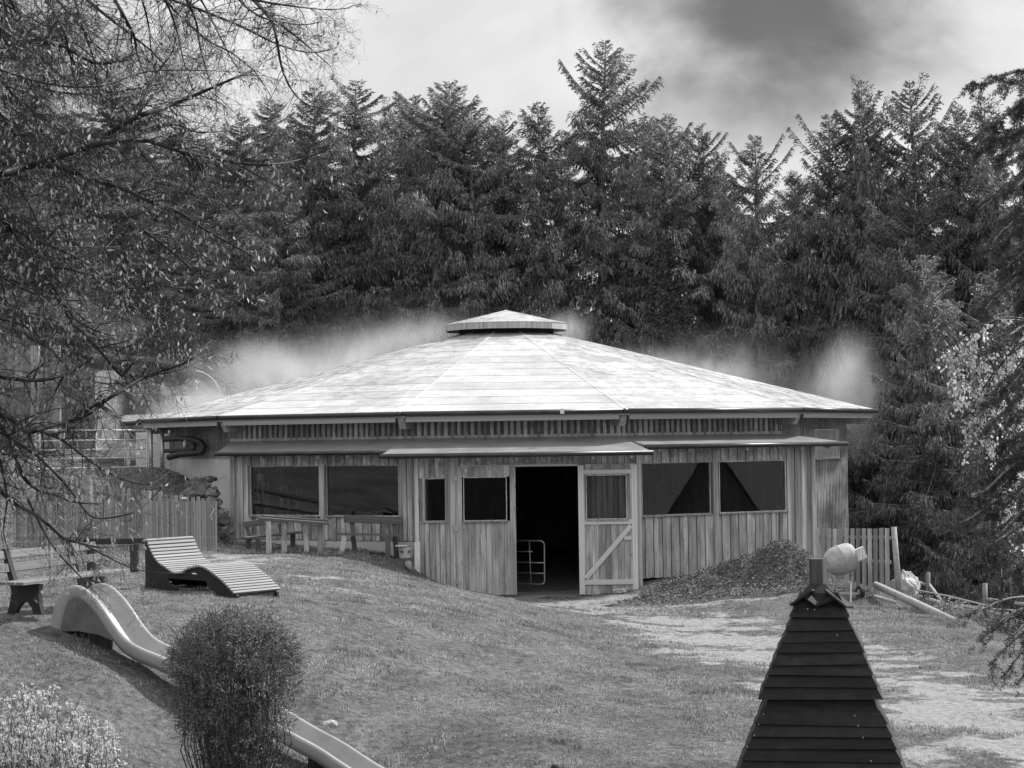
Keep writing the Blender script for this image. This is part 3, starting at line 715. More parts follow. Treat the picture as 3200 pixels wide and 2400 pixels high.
# tubular gate just inside the doorway
def inner_gate():
    Y = 54.3; c = P(1700, 1826, Y); T = thing('tube_gate', (c.x, Y, 0), 'galvanised tube gate standing ajar inside the dark barn doorway', 'gate')
    def q(px, py, dy=0): return P(px, py, Y + dy)
    MB().tube([q(1600, 1689, .6), q(1690, 1690), q(1698, 1694), q(1701, 1702), q(1702, 1815), q(1698, 1823), q(1690, 1826), q(1600, 1821, .6)], .022, 8).build('frame', M['tube'], T, smooth=True)
    for y0, y1 in ((1723, 1724), (1756, 1759), (1789, 1792)): MB().tube([q(1600, y0, .6), q(1701 if y0 > 1730 else 1664, y1)], .016, 6).build('rail', M['tube'], T, smooth=True)
    MB().tube([q(1654, 1690, .25), q(1659, 1825, .25)], .017, 6).build('upright', M['tube'], T, smooth=True)
inner_gate()

# ---------------------------------------------------------------- fences
def picket_fence(name, p0, p1, n, top0, top1, bot0, bot1, w, mat, label, cat='fence', rails=((.2,), (.8,)), posts=(), back=1, jit=.01, gap_front=False, rail_mat=None):
    p0, p1 = Vector((*p0, 0)), Vector((*p1, 0)); d = (p1 - p0); L = d.length; d.normalize(); out = Vector((d.y, -d.x, 0))
    T = thing(name, ((p0.x + p1.x) / 2, (p0.y + p1.y) / 2, (bot0 + bot1) / 2), label, cat)
    for i in range(n):
        f = (i + .5) / n; c = p0 + d * (L * f); zb = bot0 + (bot1 - bot0) * f; zt = top0 + (top1 - top0) * f + random.uniform(-jit, jit)
        if posts and False: pass
        piece('picket', T, (c.x, c.y, zb), (c.x + random.uniform(-jit, jit), c.y, zt), w * random.uniform(.93, 1.05), .022, out, mat)
    for r in rails:
        f = r[0]; a = p0 - out * .035; b = p1 - out * .035
        piece('rail', T, (a.x, a.y, bot0 + (top0 - bot0) * f), (b.x, b.y, bot1 + (top1 - bot1) * f), .08, .045, out, rail_mat or mat)
    return T
# long close boarded fence in front of the bank
a = P(40, 1565, 48.6); b = P(678, 1566, 50.6)
T = picket_fence('board_fence', (a.x, a.y), (b.x, b.y), 74, a.z, b.z, gh(a.x, a.y) - .1, P(678, 1722, 50.6).z, .050, M['grey_wood'],
             'long fence of narrow upright boards behind the wave lounger', rails=((.25,), (.75,)), jit=.004)
MB().beam(P(655, 1616, 50.45), P(670, 1588, 50.45), .018, .01).build('stick', M['white'], T)
# stepped pickets climbing the bank behind it
a = P(110, 1486, 54.5); b = P(660, 1560, 53.4)
picket_fence('picket_fence', (a.x, a.y), (b.x, b.y), 33, a.z, b.z, 1.3, 1.3, .085, M['grey_wood'],
             'picket fence with square topped boards stepping down the grassy bank', rails=((.62,), (.86,)), jit=.03)
for i, (px, top) in enumerate(((275, 1500), (460, 1535))):
    q = P(px, top, 53.7); tag(MB().tube([(q.x, q.y, gh(q.x, q.y) - .2), (q.x, q.y, q.z)], .11, 10).build('fence_post', M['log'], origin=(q.x, q.y, gh(q.x, q.y))),
        ['thick round post in the stepped picket fence, left of the pair', 'thick round post in the stepped picket fence, right of the pair, near its low end'][i], 'post', 'round posts in the bank fence')
# right picket fence beside the barn corner
a = P(2549, 1650, 50.6); b = P(2782, 1650, 49.9)
def right_fence():
    d = (Vector((b.x, b.y, 0)) - Vector((a.x, a.y, 0))); L = d.length; d.normalize(); out = Vector((d.y, -d.x, 0))
    T = thing('picket_fence', ((a.x + b.x) / 2, a.y, gh(8.3, 50.2)), 'pale picket fence with gaps at the right corner of the barn', 'fence')
    n = 13
    for i in range(n):
        f = (i + .1) / (n - .6); px = 2555 + (2772 - 2555) * i / (n - 1); Y = a.y + (b.y - a.y) * i / (n - 1)
        tp = P(px, 1651 + random.uniform(-1, 2), Y); bt = P(px + random.uniform(-1, 3), 1790 + (1876 - 1790) * (i / (n - 1)) ** .9, Y)
        piece('picket', T, bt, tp, .105, .022, (0, -1, 0), M['grey_wood'] if i % 3 else M['clad'])
    piece('rail', T, P(2550, 1679, 50.66), P(2784, 1681, 49.96), .08, .045, (0, -1, 0), M['grey_wood'])
    piece('rail', T, P(2550, 1745, 50.66), P(2784, 1757, 49.96), .08, .045, (0, -1, 0), M['grey_wood'])
    MB().tube([P(2812, 1890, 49.8), P(2793, 1647, 49.85)], [.075, .07], 10).build('post', M['log'], T, smooth=True)
right_fence()
# paddock rails beyond the edge on the right
def paddock():
    T = thing('rail_fence', P(2950, 1860, 53), 'dark round rail fence with a slanting strut beyond the rock', 'fence')
    Y = 53.0
    def tb(n_, p, r, m=M['log']): MB().tube(p, r, 8).build(n_, m, T, smooth=True)
    tb('post', [P(2900, 1900, Y), P(2900, 1788, Y)], .055, M['grey_wood']); tb('post', [P(3078, 1960, 50), P(3078, 1823, 50)], .06, M['grey_wood'])
    tb('rail', [P(2855, 1817, Y), P(2900, 1828, Y)], .04); tb('rail', [P(3078, 1872, 50), P(3230, 1892, 49)], .04)
    tb('rail', [P(2905, 1873, 52.4), P(2985, 1900, 51)], .05)
    tb('strut', [P(2903, 1826, Y), P(2955, 1896, 52)], .045)
    T = thing('picket_fence', P(3150, 1990, 46), 'low dark picket fence down at the right edge of the photo', 'fence')
    for i in range(10):
        px = 3098 + i * 13.5; piece('picket', T, P(px, 2010 + i * 1.5, 46), P(px, 1915 + i * 2.2, 46), .055, .02, (0, -1, 0), M['grey_wood'])
    piece('rail', T, P(3090, 1925, 46.1), P(3235, 1950, 46.1), .07, .04, (0, -1, 0), M['grey_wood']); piece('rail', T, P(3090, 1975, 46.1), P(3235, 1995, 46.1), .06, .04, (0, -1, 0), M['grey_wood'])
    for i, (p, lab) in enumerate((([P(2985, 1888, 47), P(3100, 1902, 44), P(3240, 1912, 40)], 'upper pale rope running off at the right edge'),
                     ([P(2985, 1890, 47), P(3090, 1908, 44), P(3240, 1958, 40)], 'lower pale rope sagging toward the low picket fence'))):
        tag(MB().tube(p, .013, 5).build('rope', M['rope'], origin=p[0]), lab, 'rope', 'ropes over the slope')
    p = [P(2868, 1845, 50), P(2960, 1862, 48), P(3100, 1896, 45)]
    tag(MB().tube(p, .022, 5).build('cable', M['log'], origin=p[0]), 'slack grey cable from the pale rock to the tall post', 'cable')
paddock()

# ---------------------------------------------------------------- timbers on the ground at the right
pa, pb = P(2737, 1828, 49.3), P(3030, 1968, 43.8)
tag(MB().tube([pa, pa.lerp(pb, .5) + Vector((0, 0, .01)), pb], [.085, .095, .11], 10).build('round_log', M['log'], smooth=True, origin=pa), 'long pale round timber lying on the grass right of the fence', 'log')
pa, pb = P(2735, 1864, 47.6), P(2796, 1882, 46.4)
tag(MB().tube([pa, pb], .04, 8).build('short_pole', M['log'], smooth=True, origin=pa), 'short thin pole lying in the grass in front of the long timber', 'pole')

# ---------------------------------------------------------------- rocks
def rock_mesh(seed, r=(1, 1, 1), rough=.35, sub=4):
    import bmesh
    bm = bmesh.new(); bmesh.ops.create_icosphere(bm, subdivisions=sub, radius=1); rr = random.Random(seed)
    offs = [(Vector((rr.gauss(0, 1), rr.gauss(0, 1), rr.gauss(0, 1))).normalized(), rr.uniform(.55, .85)) for _ in range(10)]
    for v in bm.verts:
        for dn, k in offs:
            e = v.co.dot(dn) - k
            if e > 0: v.co -= dn * e * .9
        q = v.co; v.co *= 1 + rough * (mnoise.noise(q * 1.6 + Vector((seed, 0, 0))) * 1.0 + abs(mnoise.noise(q * 4 + Vector((0, seed, 0)))) * .7 - .2)
        v.co = Vector((v.co.x * r[0], v.co.y * r[1], v.co.z * r[2]))
    me = bpy.data.meshes.new('rock'); bm.to_mesh(me); bm.free(); return me
def rock(c, r, seed, label, mat, group=None, cat='rock', name='rock'):
    me = rock_mesh(seed, r); me.materials.append(mat)
    o = bpy.data.objects.new(name, me); COL.objects.link(o); o.location = c; ORG[o.name] = Vector(c); return tag(o, label, cat, group)
RG = 'rocks of the bank beside the barn wall'
rock(P(622, 1525, 56.4), (.42, .35, .30), 3, 'largest grey boulder high on the bank beside the concrete wall', M['rock'], RG)
rock(P(666, 1538, 56.2), (.22, .22, .2), 5, 'squarish boulder against the concrete wall, right of the largest boulder', M['rock'], RG)
rock(P(668, 1570, 56.0), (.24, .22, .19), 8, 'rounded boulder under the squarish one, just above the fence end', M['rock'], RG)
rock(P(648, 1500, 56.8), (.34, .3, .11), 11, 'flat slab of stone on top of the bank rocks', M['rock'], RG)
rock(P(590, 1545, 56.0), (.25, .2, .17), 14, 'small dark boulder left of the largest boulder', M['rock'], RG)
rock(P(698, 1620, 55.6), (.22, .25, .3), 17, 'dark mossy stone low in the corner between fence end and wall', M['rock'], RG)
rock(P(712, 1668, 55.3), (.2, .25, .22), 19, 'lowest dark stone at the foot of the wall corner', M['rock'], RG)
rock(P(2832, 1850, 50.8), (.42, .6, .66), 27, 'pale craggy rock outcrop beside the right fence post', M['pale_rock'])
rock(P(682, 1818, 44.5), (.1, .1, .13), 29, 'small pale stone on the lawn behind the lounger', M['pale_rock'], name='stone')
rock(P(650, 1815, 45.0), (.12, .1, .05), 31, 'flat pale stone by the fence end on the lawn', M['pale_rock'], name='stone')
rock(P(1940, 1849, 50.6), (.2, .14, .07), 33, 'dark flat stone holding the open barn door', M['rock'], name='stone')
rock(P(1033, 2262, 27.2), (.12, .1, .045), 37, 'low pale stone in the grass above the lower slide', M['pale_rock'], name='stone')

# ---------------------------------------------------------------- furniture by the left wall
def timber(T, name, p0, p1, w, t, mat, out=(0, -1, 0)): return piece(name, T, p0, p1, w, t, out, mat)
def picnic():
    T = thing('plank_table', P(915, 1722, 52.0), 'old thick plank table on four posts before the left barn windows', 'table')
    m = MB(); A_, B_ = P(812, 1620, 51.7), P(1022, 1636, 52.3)
    timber(T, 'table_plank', P(808, 1620, 51.6), P(1026, 1636, 52.0), .3, .07, M['bench_wood'], (0, 0, 1))
    timber(T, 'table_plank', P(818, 1614, 51.95), P(1020, 1628, 52.35), .3, .07, M['bench_wood'], (0, 0, 1))
    for px, y0, Y in ((840, 1624, 51.6), (887, 1626, 51.75), (957, 1632, 52.1), (1000, 1634, 52.2)):
        q = P(px, y0, Y); timber(T, 'leg', (q.x, q.y, gh(q.x, q.y) - .03), (q.x, q.y, q.z), .13, .12, M['clad'])
    timber(T, 'crossbar', P(828, 1629, 51.7), P(900, 1632, 51.85), .11, .1, M['clad']); timber(T, 'crossbar', P(942, 1636, 52.1), P(1006, 1638, 52.25), .11, .1, M['clad'])
    T = thing('garden_bench', P(855, 1715, 52.9), 'grey wooden bench with a backrest half hidden behind the plank table', 'bench', 'benches by the left barn wall')
    timber(T, 'seat', P(764, 1681, 52.4), P(937, 1663, 53.3), .3, .05, M['bench_wood'], (0, 0, 1)); timber(T, 'backrest', P(760, 1640, 52.75), P(905, 1622, 53.4), .16, .05, M['bench_wood'])
    for px, Y in ((775, 52.7), (806, 52.4), (915, 53.3)): q = P(px, 1682 if Y < 53 else 1668, Y); timber(T, 'leg', (q.x, q.y, gh(q.x, q.y) - .03), (q.x, q.y, q.z), .12, .09, M['bench_wood'])
    timber(T, 'back_post', P(784, 1690, 52.8), P(771, 1645, 52.85), .09, .07, M['bench_wood']); timber(T, 'back_post', P(880, 1675, 53.4), P(872, 1628, 53.5), .09, .07, M['bench_wood'])
    T = thing('garden_bench', P(1155, 1715, 53.2), 'grey wooden bench with a wide plank back right of the plank table', 'bench', 'benches by the left barn wall')
    timber(T, 'seat', P(1054, 1668, 52.9), P(1255, 1672, 52.9), .36, .045, M['bench_wood'], (0, 0, 1))
    timber(T, 'backrest', P(1075, 1621, 53.2), P(1256, 1628, 53.2), .19, .045, M['bench_wood'])
    for x0, x1, Y in ((1068, 1076, 52.75), (1110, 1103, 53.2), (1212, 1212, 52.75), (1240, 1234, 53.2)):
        b0 = P(x0, 1720, Y); timber(T, 'leg', (b0.x, Y, gh(b0.x, Y) - .03), P(x1, 1676, Y), .12, .08, M['bench_wood'] if x0 > 1070 else M['clad_new'])
    timber(T, 'back_post', P(1106, 1676, 53.24), P(1098, 1628, 53.28), .1, .06, M['bench_wood']); timber(T, 'back_post', P(1236, 1678, 53.24), P(1230, 1630, 53.28), .1, .06, M['bench_wood'])
    # white board, ring with lid, pipe end at the wall corner
    T = MB(); q0, q1 = P(1296, 1832, 52.6), P(1312, 1832, 52.6)
    T.hexa([P(1296, 1810, 52.7), P(1314, 1840, 52.7), P(1314, 1840, 52.75), P(1296, 1810, 52.75), P(1295, 1694, 52.7), P(1312, 1693, 52.7), P(1312, 1693, 52.75), P(1295, 1694, 52.75)])
    tag(T.build('white_board', M['white'], origin=P(1305, 1830, 52.7)), 'tall narrow white board standing against the barn wall corner', 'board')
    q = P(1268, 1730, 52.9); T = thing('concrete_ring', q, 'low concrete ring at the foot of the rain pipe', 'well ring')
    MB().tube([q + Vector((0, 0, -.1)), q + Vector((0, 0, .17)), q + Vector((0, 0, .17)), q + Vector((0, 0, .02))], [.17, .19, .15, .14], 16).build('ring', M['concrete'], T)
    for s in (-.09, .1): MB().tube([q + Vector((s, -.185, .06)), q + Vector((s, -.15, .06))], .04, 12).build('recess', M['rock'], T)
    q2 = P(1256, 1707, 52.8); tag(MB().tube([q2, q2 + Vector((0, 0, .03))], .17, 18).build('round_cover', M['white'], origin=q2), 'thin round white cover lying on the concrete ring', 'cover')
    q = P(1286, 1769, 51.9); tag(MB().tube([q, q + Vector((-.02, .01, 0)), q + Vector((-.02, .01, 0)) , q + Vector((-.1, .5, 0.02))], [.05, .10, .095, .09], 14).build('pipe_stub', M['clay'], origin=q), 'round grey pipe end sticking out of the grassy edge', 'pipe')
picnic()

# ---------------------------------------------------------------- wave lounger
def catmull(pts, n=8):
    out = []; p = [pts[0]] + list(pts) + [pts[-1]]
    for i in range(1, len(p) - 2):
        for k in range(n):
            t = k / n; a, b, c, d = p[i - 1], p[i], p[i + 1], p[i + 2]
            out.append(tuple(.5 * ((2 * b[j]) + (-a[j] + c[j]) * t + (2 * a[j] - 5 * b[j] + 4 * c[j] - d[j]) * t * t + (-a[j] + 3 * b[j] - 3 * c[j] + d[j]) * t ** 3) for j in range(len(b))))
    out.append(tuple(pts[-1])); return out
def lounger():
    Y0 = 37.4; o = P(449, 1838, Y0); o.z = gh(o.x + .9, o.y - .6) - .0; zg = P(449, 1841, Y0).z; o.z = zg
    ld = Vector((.80, -.60, 0)); wd = Vector((.60, .80, 0)); Ln = 2.28; Wd = 1.12
    T = thing('wave_lounger', o, 'large wooden wave lounger with pale slats and black sides on the lawn', 'lounger')
    prof = catmull([(.0, .86), (.10, .87), (.20, .70), (.36, .52), (.56, .42), (.78, .33), (.96, .35), (1.15, .43), (1.36, .48), (1.55, .45), (1.78, .35), (1.98, .24), (2.13, .14), (Ln, .03)], 8)
    drop = P(786, 1862, Y0 - .6 * Ln).z - zg
    def pt(s, z): return o + ld * s + Vector((0, 0, z + drop * s / Ln))
    for side in (.04, Wd - .09):
        poly = [pt(s, z - .03) for s, z in prof] + [pt(Ln, -.09), pt(1.86, -.09), pt(1.75, .03), pt(1.60, .10), pt(1.52, .22), pt(.58, .22), pt(.64, .12), pt(.80, .05), pt(.82, -.02), pt(.0, -.02)]
        # cut-out under the middle is part of the outline
        MB().prism([p + wd * side for p in poly], wd * .05).build('side_board', M['black_board'], T)
    # foot board and cross board
    MB().beam(pt(.03, .42) + wd * .09, pt(.03, .42) + wd * (Wd - .09), .03, .8).build('head_board', M['black_board'], T)
    MB().beam(pt(Ln - .05, -.04) + wd * .09, pt(Ln - .05, -.04) + wd * (Wd - .09), .03, .12).build('foot_board', M['black_board'], T)
    acc = [0]
    for (a0, a1), (b0, b1) in zip(prof[:-1], prof[1:]): acc.append(acc[-1] + math.hypot(b0 - a0, b1 - a1))
    n = 37
    for i in range(n):
        d = acc[-1] * (i + .3) / n; j = max(k for k in range(len(acc) - 1) if acc[k] <= d); f = (d - acc[j]) / (acc[j + 1] - acc[j])
        s = prof[j][0] + (prof[j + 1][0] - prof[j][0]) * f; z = prof[j][1] + (prof[j + 1][1] - prof[j][1]) * f
        tg = Vector((ld * (prof[j + 1][0] - prof[j][0]))) + Vector((0, 0, prof[j + 1][1] - prof[j][1])); nm = tg.cross(wd); 
        if nm.z < 0: nm = -nm
        c = pt(s, z); piece('slat', T, c - wd * .02, c + wd * (Wd + .02), .052, .03, nm, M['pale_slat'])
lounger()

# ---------------------------------------------------------------- park bench at the left edge
def park_bench():
    A_ = Vector((-7.12, 29.35, 0)); d = Vector((.40, .915, 0)).normalized(); back = Vector((-.915, .40, 0)); L = 2.6
    z0 = P(95, 1921, 29.5).z
    T = thing('park_bench', (A_.x, A_.y, z0), 'old plank park bench on dark curved supports at the left edge', 'bench')
    def q(s, b_, z): 
        v = A_ + d * s + back * b_; return Vector((v.x, v.y, z0 + z))
    for i, bb in enumerate((-.21, -.06, .09)): piece('seat_plank', T, q(0, bb, .45), q(L, bb, .45 + .03), .125, .04, (0, 0, 1), M['bench_pale'])
    for zz, bb in ((.64, .27), (.82, .34)): piece('back_plank', T, q(0, bb, zz), q(L, bb, zz + .03), .12, .035, -back + Vector((0, 0, .3)), M['bench_pale'])
    for s in (.38, 1.98):
        poly = [(-.27, .42), (.15, .42), (.22, .60), (.33, .92), (.39, .90), (.29, .55), (.22, .30), (.26, .10), (.30, 0), (.16, 0)] 
        arch = [(.10, .10), (.03, .16), (-.05, .165), (-.12, .10), (-.16, 0), (-.30, 0), (-.26, .14), (-.24, .28)]
        pts = [q(s, b_, z) for b_, z in poly + arch]
        MB().prism(pts, d * .09).build('support', M['black_board'] if s < 1 else M['rock'], T)
    # low sleeper behind the bench toward the lounger
    a0, a1 = P(262, 1690, 41.5), P(452, 1688, 41.5)
    T = thing('sleeper_rail', (a0.x, a0.y, gh(a0.x, a0.y)), 'low dark beam on short posts between bench and lounger', 'beam')
    piece('beam', T, P(262, 1692, 41.5), P(452, 1690, 41.5), .12, .14, (0, -1, 0), M['dark_stain'])
    for px in (285, 420): 
        t_ = P(px, 1700, 41.5); piece('leg', T, (t_.x, t_.y, gh(t_.x, t_.y) - .05), t_, .16, .14, (0, -1, 0), M['dark_stain'])
park_bench()

# ---------------------------------------------------------------- slide
def slide():
    X0, Y0 = -6.52, 29.45; hd = Vector((.83, -.558, 0)).normalized(); wd = Vector((.558, .83, 0)).normalized() * 1.0
    path = [(-.06, 1.30), (.0, 1.52), (.08, 1.76), (.22, 1.95), (.42, 2.03), (.62, 2.0), (.82, 1.88), (1.0, 1.72), (1.2, 1.51), (1.4, 1.34), (1.65, 1.23), (2.14, 1.10), (2.7, .90), (3.3, .66), (3.9, .42), (4.35, .24), (4.8, .08), (5.3, -.14), (5.8, -.32), (6.1, -.36)]
    pp = catmull(path, 5)
    T = thing('slide', (X0, Y0, 1.35), 'long grey plastic slide running down the grass slope behind the round bush', 'slide')
    V = []; prof = [(-.0, -.06), (-.02, -.01), (.0, .022), (.035, .025), (.055, 0), (.065, -.08), (.11, -.15), (.20, -.17), (.34, -.17), (.43, -.15), (.475, -.08), (.485, 0), (.505, .025), (.54, .022), (.56, -.01), (.54, -.06)]
    prof2 = [(-.0, -.06), (-.005, -.09), (.05, -.19), (.2, -.2), (.34, -.2), (.49, -.19), (.545, -.09), (.54, -.06)]
    prof = prof + prof2[::-1][1:-1]; m = len(prof)
    for i, (s, z) in enumerate(pp):
        s0, z0_ = pp[max(i - 1, 0)]; s1, z1_ = pp[min(i + 1, len(pp) - 1)]
        tg = (hd * (s1 - s0) + Vector((0, 0, z1_ - z0_))).normalized(); nm = wd.cross(tg); nm = nm if nm.z > 0 or i < 12 else -nm
        nm = -tg.cross(wd) if (-tg.cross(wd)).z >= -.2 else tg.cross(wd)
        base = Vector((X0, Y0, 0)) + hd * s + Vector((0, 0, z))
        for w, h in prof: V.append(base + wd * w + nm * h)
    F_ = []
    for i in range(len(pp) - 1):
        for k in range(m): F_.append((i * m + k, i * m + (k + 1) % m, (i + 1) * m + (k + 1) % m, (i + 1) * m + k))
    F_.append(tuple(range(m))); F_.append(tuple((len(pp) - 1) * m + k for k in range(m - 1, -1, -1)))
    b_ = MB(); b_.v = V; b_.f = F_; b_.build('chute', M['slide'], T, smooth=True)
    # closed side panels under the hump
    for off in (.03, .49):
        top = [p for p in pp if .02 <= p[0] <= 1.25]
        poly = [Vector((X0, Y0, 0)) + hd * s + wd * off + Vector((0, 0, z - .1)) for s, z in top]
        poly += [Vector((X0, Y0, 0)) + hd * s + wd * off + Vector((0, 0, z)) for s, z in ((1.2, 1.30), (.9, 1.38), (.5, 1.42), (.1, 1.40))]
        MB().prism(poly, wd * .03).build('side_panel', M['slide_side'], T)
    for s, zt in ((.15, 1.6), (.7, 1.5), (2.6, .75), (4.6, -.05)):
        c = Vector((X0, Y0, 0)) + hd * s + wd * .27; zz = gh(c.x, c.y)
        MB().beam((c.x, c.y, zz - .3), (c.x, c.y, max(zt, zz)), .3, .09).build('support_block', M['dark_stain'], T)
slide()

# ---------------------------------------------------------------- dark shingled tower, front right
def tower():
    Y = 23.0; ctr = P(2556, 1850, Y); cx, cy = ctr.x, Y + .95
    T = thing('shingled_tower', (cx, cy, -.4), 'dark boarded pyramid roof of a play tower in the right foreground', 'play tower')
    def zpx(py): return P(2556, py, Y).z
    # boards front: (y top, y bottom, half-left px, half-right px at bottom)
    rows = [(1868, 1910, 2482, 2641), (1907, 1945, 2468, 2655), (1942, 1986, 2455, 2668), (1982, 2022, 2442, 2686), (2018, 2053, 2427, 2702), (2049, 2091, 2412, 2714), (2087, 2123, 2400, 2727), (2119, 2159, 2386, 2741), (2155, 2196, 2371, 2757),
            (2193, 2240, 2380, 2757), (2236, 2276, 2361, 2771), (2272, 2311, 2348, 2786), (2307, 2347, 2335, 2799), (2343, 2384, 2320, 2812), (2380, 2422, 2306, 2827), (2418, 2460, 2292, 2841), (2456, 2500, 2278, 2856), (2496, 2545, 2264, 2870), (2541, 2600, 2250, 2885)]
    for j, (y0, y1, xl, xr) in enumerate(rows):
        z0, z1 = zpx(y1), zpx(y0); hl = (xr - xl) / 2 / FOC * Y; mc = P((xl + xr) / 2, y1, Y).x; taper = .052 * (y1 - y0) / 40 * 1.25
        if j == 9: hl -= .03
        base = hl; tl = random.uniform(-.012, .012)
        # four sides
        for sgn, axis_ in ((-1, 'y'), (1, 'x'), (-1, 'x'), (1, 'y')):
            def pt(u, w, z):
                if axis_ == 'y': return Vector((mc + u, cy + sgn * w, z))
                return Vector((mc + sgn * w, cy + u, z))
            h0, h1 = base, base - taper; o0, o1 = base - .012, base - taper - .03
            if axis_ == 'x': h0 -= .03; h1 -= .03; 
            b_ = MB(); t = .022
            b_.hexa([pt(-h0, o0 + t, z0 + tl), pt(h0, o0 + t, z0 - tl), pt(h0, o0, z0 - tl), pt(-h0, o0, z0 + tl), pt(-h1, o1 + t, z1 + tl), pt(h1, o1 + t, z1 - tl), pt(h1, o1, z1 - tl), pt(-h1, o1, z1 + tl)])
            c = pt(0, o0, (z0 + z1) / 2); ob = b_.build('board', M['dark_board'], T, origin=c)
    T.rotation_euler[2] = R_(-8.3); T.location.x += .137
    cx -= 0
    # body under the boards
    zt, zb_ = zpx(1880), zpx(2600); m = MB(); h0 = .93 * (FOC / FOC); 
    w0, w1 = (2885 - 2250) / 2 / FOC * Y - .07, (2635 - 2490) / 2 / FOC * Y - .06
    m.hexa([(cx - w0, cy - w0, zb_), (cx + w0, cy - w0, zb_), (cx + w0, cy + w0, zb_), (cx - w0, cy + w0, zb_), (cx - w1, cy - w1, zt), (cx + w1, cy - w1, zt), (cx + w1, cy + w1, zt), (cx - w1, cy + w1, zt)])
    m.hexa([(cx - .20, cy - .20, zt), (cx + .20, cy - .20, zt), (cx + .20, cy + .20, zt), (cx - .20, cy + .20, zt), (cx - .09, cy - .09, zpx(1842)), (cx + .09, cy - .09, zpx(1842)), (cx + .09, cy + .09, zpx(1842)), (cx - .09, cy + .09, zpx(1842))])
    m.build('core', M['black_board'], T)
    # little four-way hood
    Yh = Y + .60; 
    yf = cy - .34
    def hp(px, py, dy=0): return P(px - 25, py, yf + dy)
    def slab(a_, b_, c_, d_, t=.022, n_='hood_board'):
        n = (b_ - a_).cross(d_ - a_).normalized(); n = n if n.z > 0 else -n
        pts = [a_, b_, c_, d_]; MB().hexa([p - n * t for p in pts] + pts).build(n_, M['dark_board'], T, origin=(a_ + c_) / 2)
    slab(hp(2550, 1892), hp(2615, 1868), hp(2588, 1842, .28), hp(2544, 1848, .28))
    slab(hp(2507, 1861), hp(2550, 1892), hp(2548, 1848, .28), hp(2534, 1843, .28))
    slab(hp(2470, 1890, -.05), hp(2538, 1842, -.05), hp(2538, 1842, .55), hp(2470, 1890, .55))
    slab(hp(2648, 1894, -.05), hp(2580, 1842, -.05), hp(2580, 1842, .55), hp(2648, 1894, .55))
    for px, py in ((2543, 1904), (2565, 1905), (2426, 2235), (2709, 2234), (2413, 2268), (2721, 2266), (2401, 2303), (2738, 2302), (2767, 2375), (2382, 2338), (2480, 1940), (2640, 1985)):
        c = P(px, py, cy); k = (c.z - zpx(1868)) / (zpx(2600) - zpx(1868)); yy = cy - (.28 + k * 1.05) * .98 - .02; c = P(px - 42, py, yy)
        MB().beam((c.x - .006, yy - .012, c.z), (c.x + .006, yy - .012, c.z), .02, .012).build('nail', M['tube'], T)
    # square post on top
    p0 = P(2558, 1850, cy - .03); p0.x -= .137; hw = 22.5 / FOC * cy; t0 = P(2558, 1746, cy)
    piece('post', T, (p0.x, cy, p0.z - .15), (p0.x - .004, cy, t0.z), hw * 2, hw * 1.7, (-.35, -1, 0), M['post_wood'])
M['dark_board'] = wood('dark_shingle_boards', 0.006, 0.030, tone=0.4, weather=.5, gx=1.6, gz=9, rough=0.8, unit=False)
M['post_wood'] = wood('weathered_post', 0.05, 0.13, tone=0.05, gx=5, gz=.7, knots=False)
tower()

# ---------------------------------------------------------------- cement mixer and chip pile
def mixer():
    Y = 49.0; z0 = P(2660, 1887, Y).z; T = thing('cement_mixer', P(2640, 1887, Y), 'dusty tilted cement mixer with a log stuck in its drum', 'cement mixer')
    c = P(2626, 1750, Y); ax = Vector((-.93, -.2, -.28)).normalized()   # points to the mouth, left
    r = [(-.365, .10), (-.36, .22), (-.34, .28), (-.29, .325), (-.22, .34), (-.02, .35), (.0, .354), (.02, .35), (.18, .325), (.27, .28), (.34, .22), (.365, .21), (.355, .19), (.33, .17)]
    b_ = MB(); b_.tube([c + ax * s for s, _ in r], [q for _, q in r], 28, caps=True)
    # the stout rim runs round the widest part
    b_.build('drum', M['mixer'], T, smooth=True)
    MB().tube([c + ax * -.015, c + ax * .015], [.358, .358], 28).build('drum_seam', M['mixer'], T)
    MB().tube([P(2613, 1795, Y), P(2614, 1852, Y), P(2612, 1855, Y)], .035, 8).build('column', M['mixer_steel'], T)
    MB().beam(P(2621, 1812, Y - .05), P(2663, 1824, Y - .2), .05, .06).build('arm', M['mixer_steel'], T)
    MB().beam(P(2660, 1822, Y - .2), P(2658, 1887, Y - .2), .04, .04).build('leg', M['white'], T)
    MB().beam(P(2604, 1855, Y), P(2680, 1855, Y), .05, .05).build('axle_bar', M['mixer_steel'], T)
    MB().beam(P(2612, 1812, Y), P(2598, 1856, Y), .07, .04).build('brace', M['mixer_steel'], T)
    MB().tube([P(2659, 1823, Y - .2), P(2661, 1806, Y - .2), P(2666, 1804, Y - .2)], .012, 6).build('handle', M['tube'], T)
    w = P(2687, 1850, Y + .1); ob = MB().tube([w + Vector((-.03, -.02, 0)), w + Vector((.04, .01, 0))], .15, 20).build('wheel', M['tyre'], T)
    MB().tube([w + Vector((-.035, -.02, 0)), w + Vector((.045, .01, 0))], .07, 14).build('rim', M['mixer_steel'], ob)
    # square log in the drum
    a_, b2 = P(2650, 1746, Y - .05), P(2704, 1724, Y - .1)
    tag(MB().beam(a_, b2, .26, .27, (0, 0, 1)).build('log', M['clad_new'], origin=(a_ + b2) / 2), 'short squared log poking out of the right end of the mixer drum', 'log')
mixer()

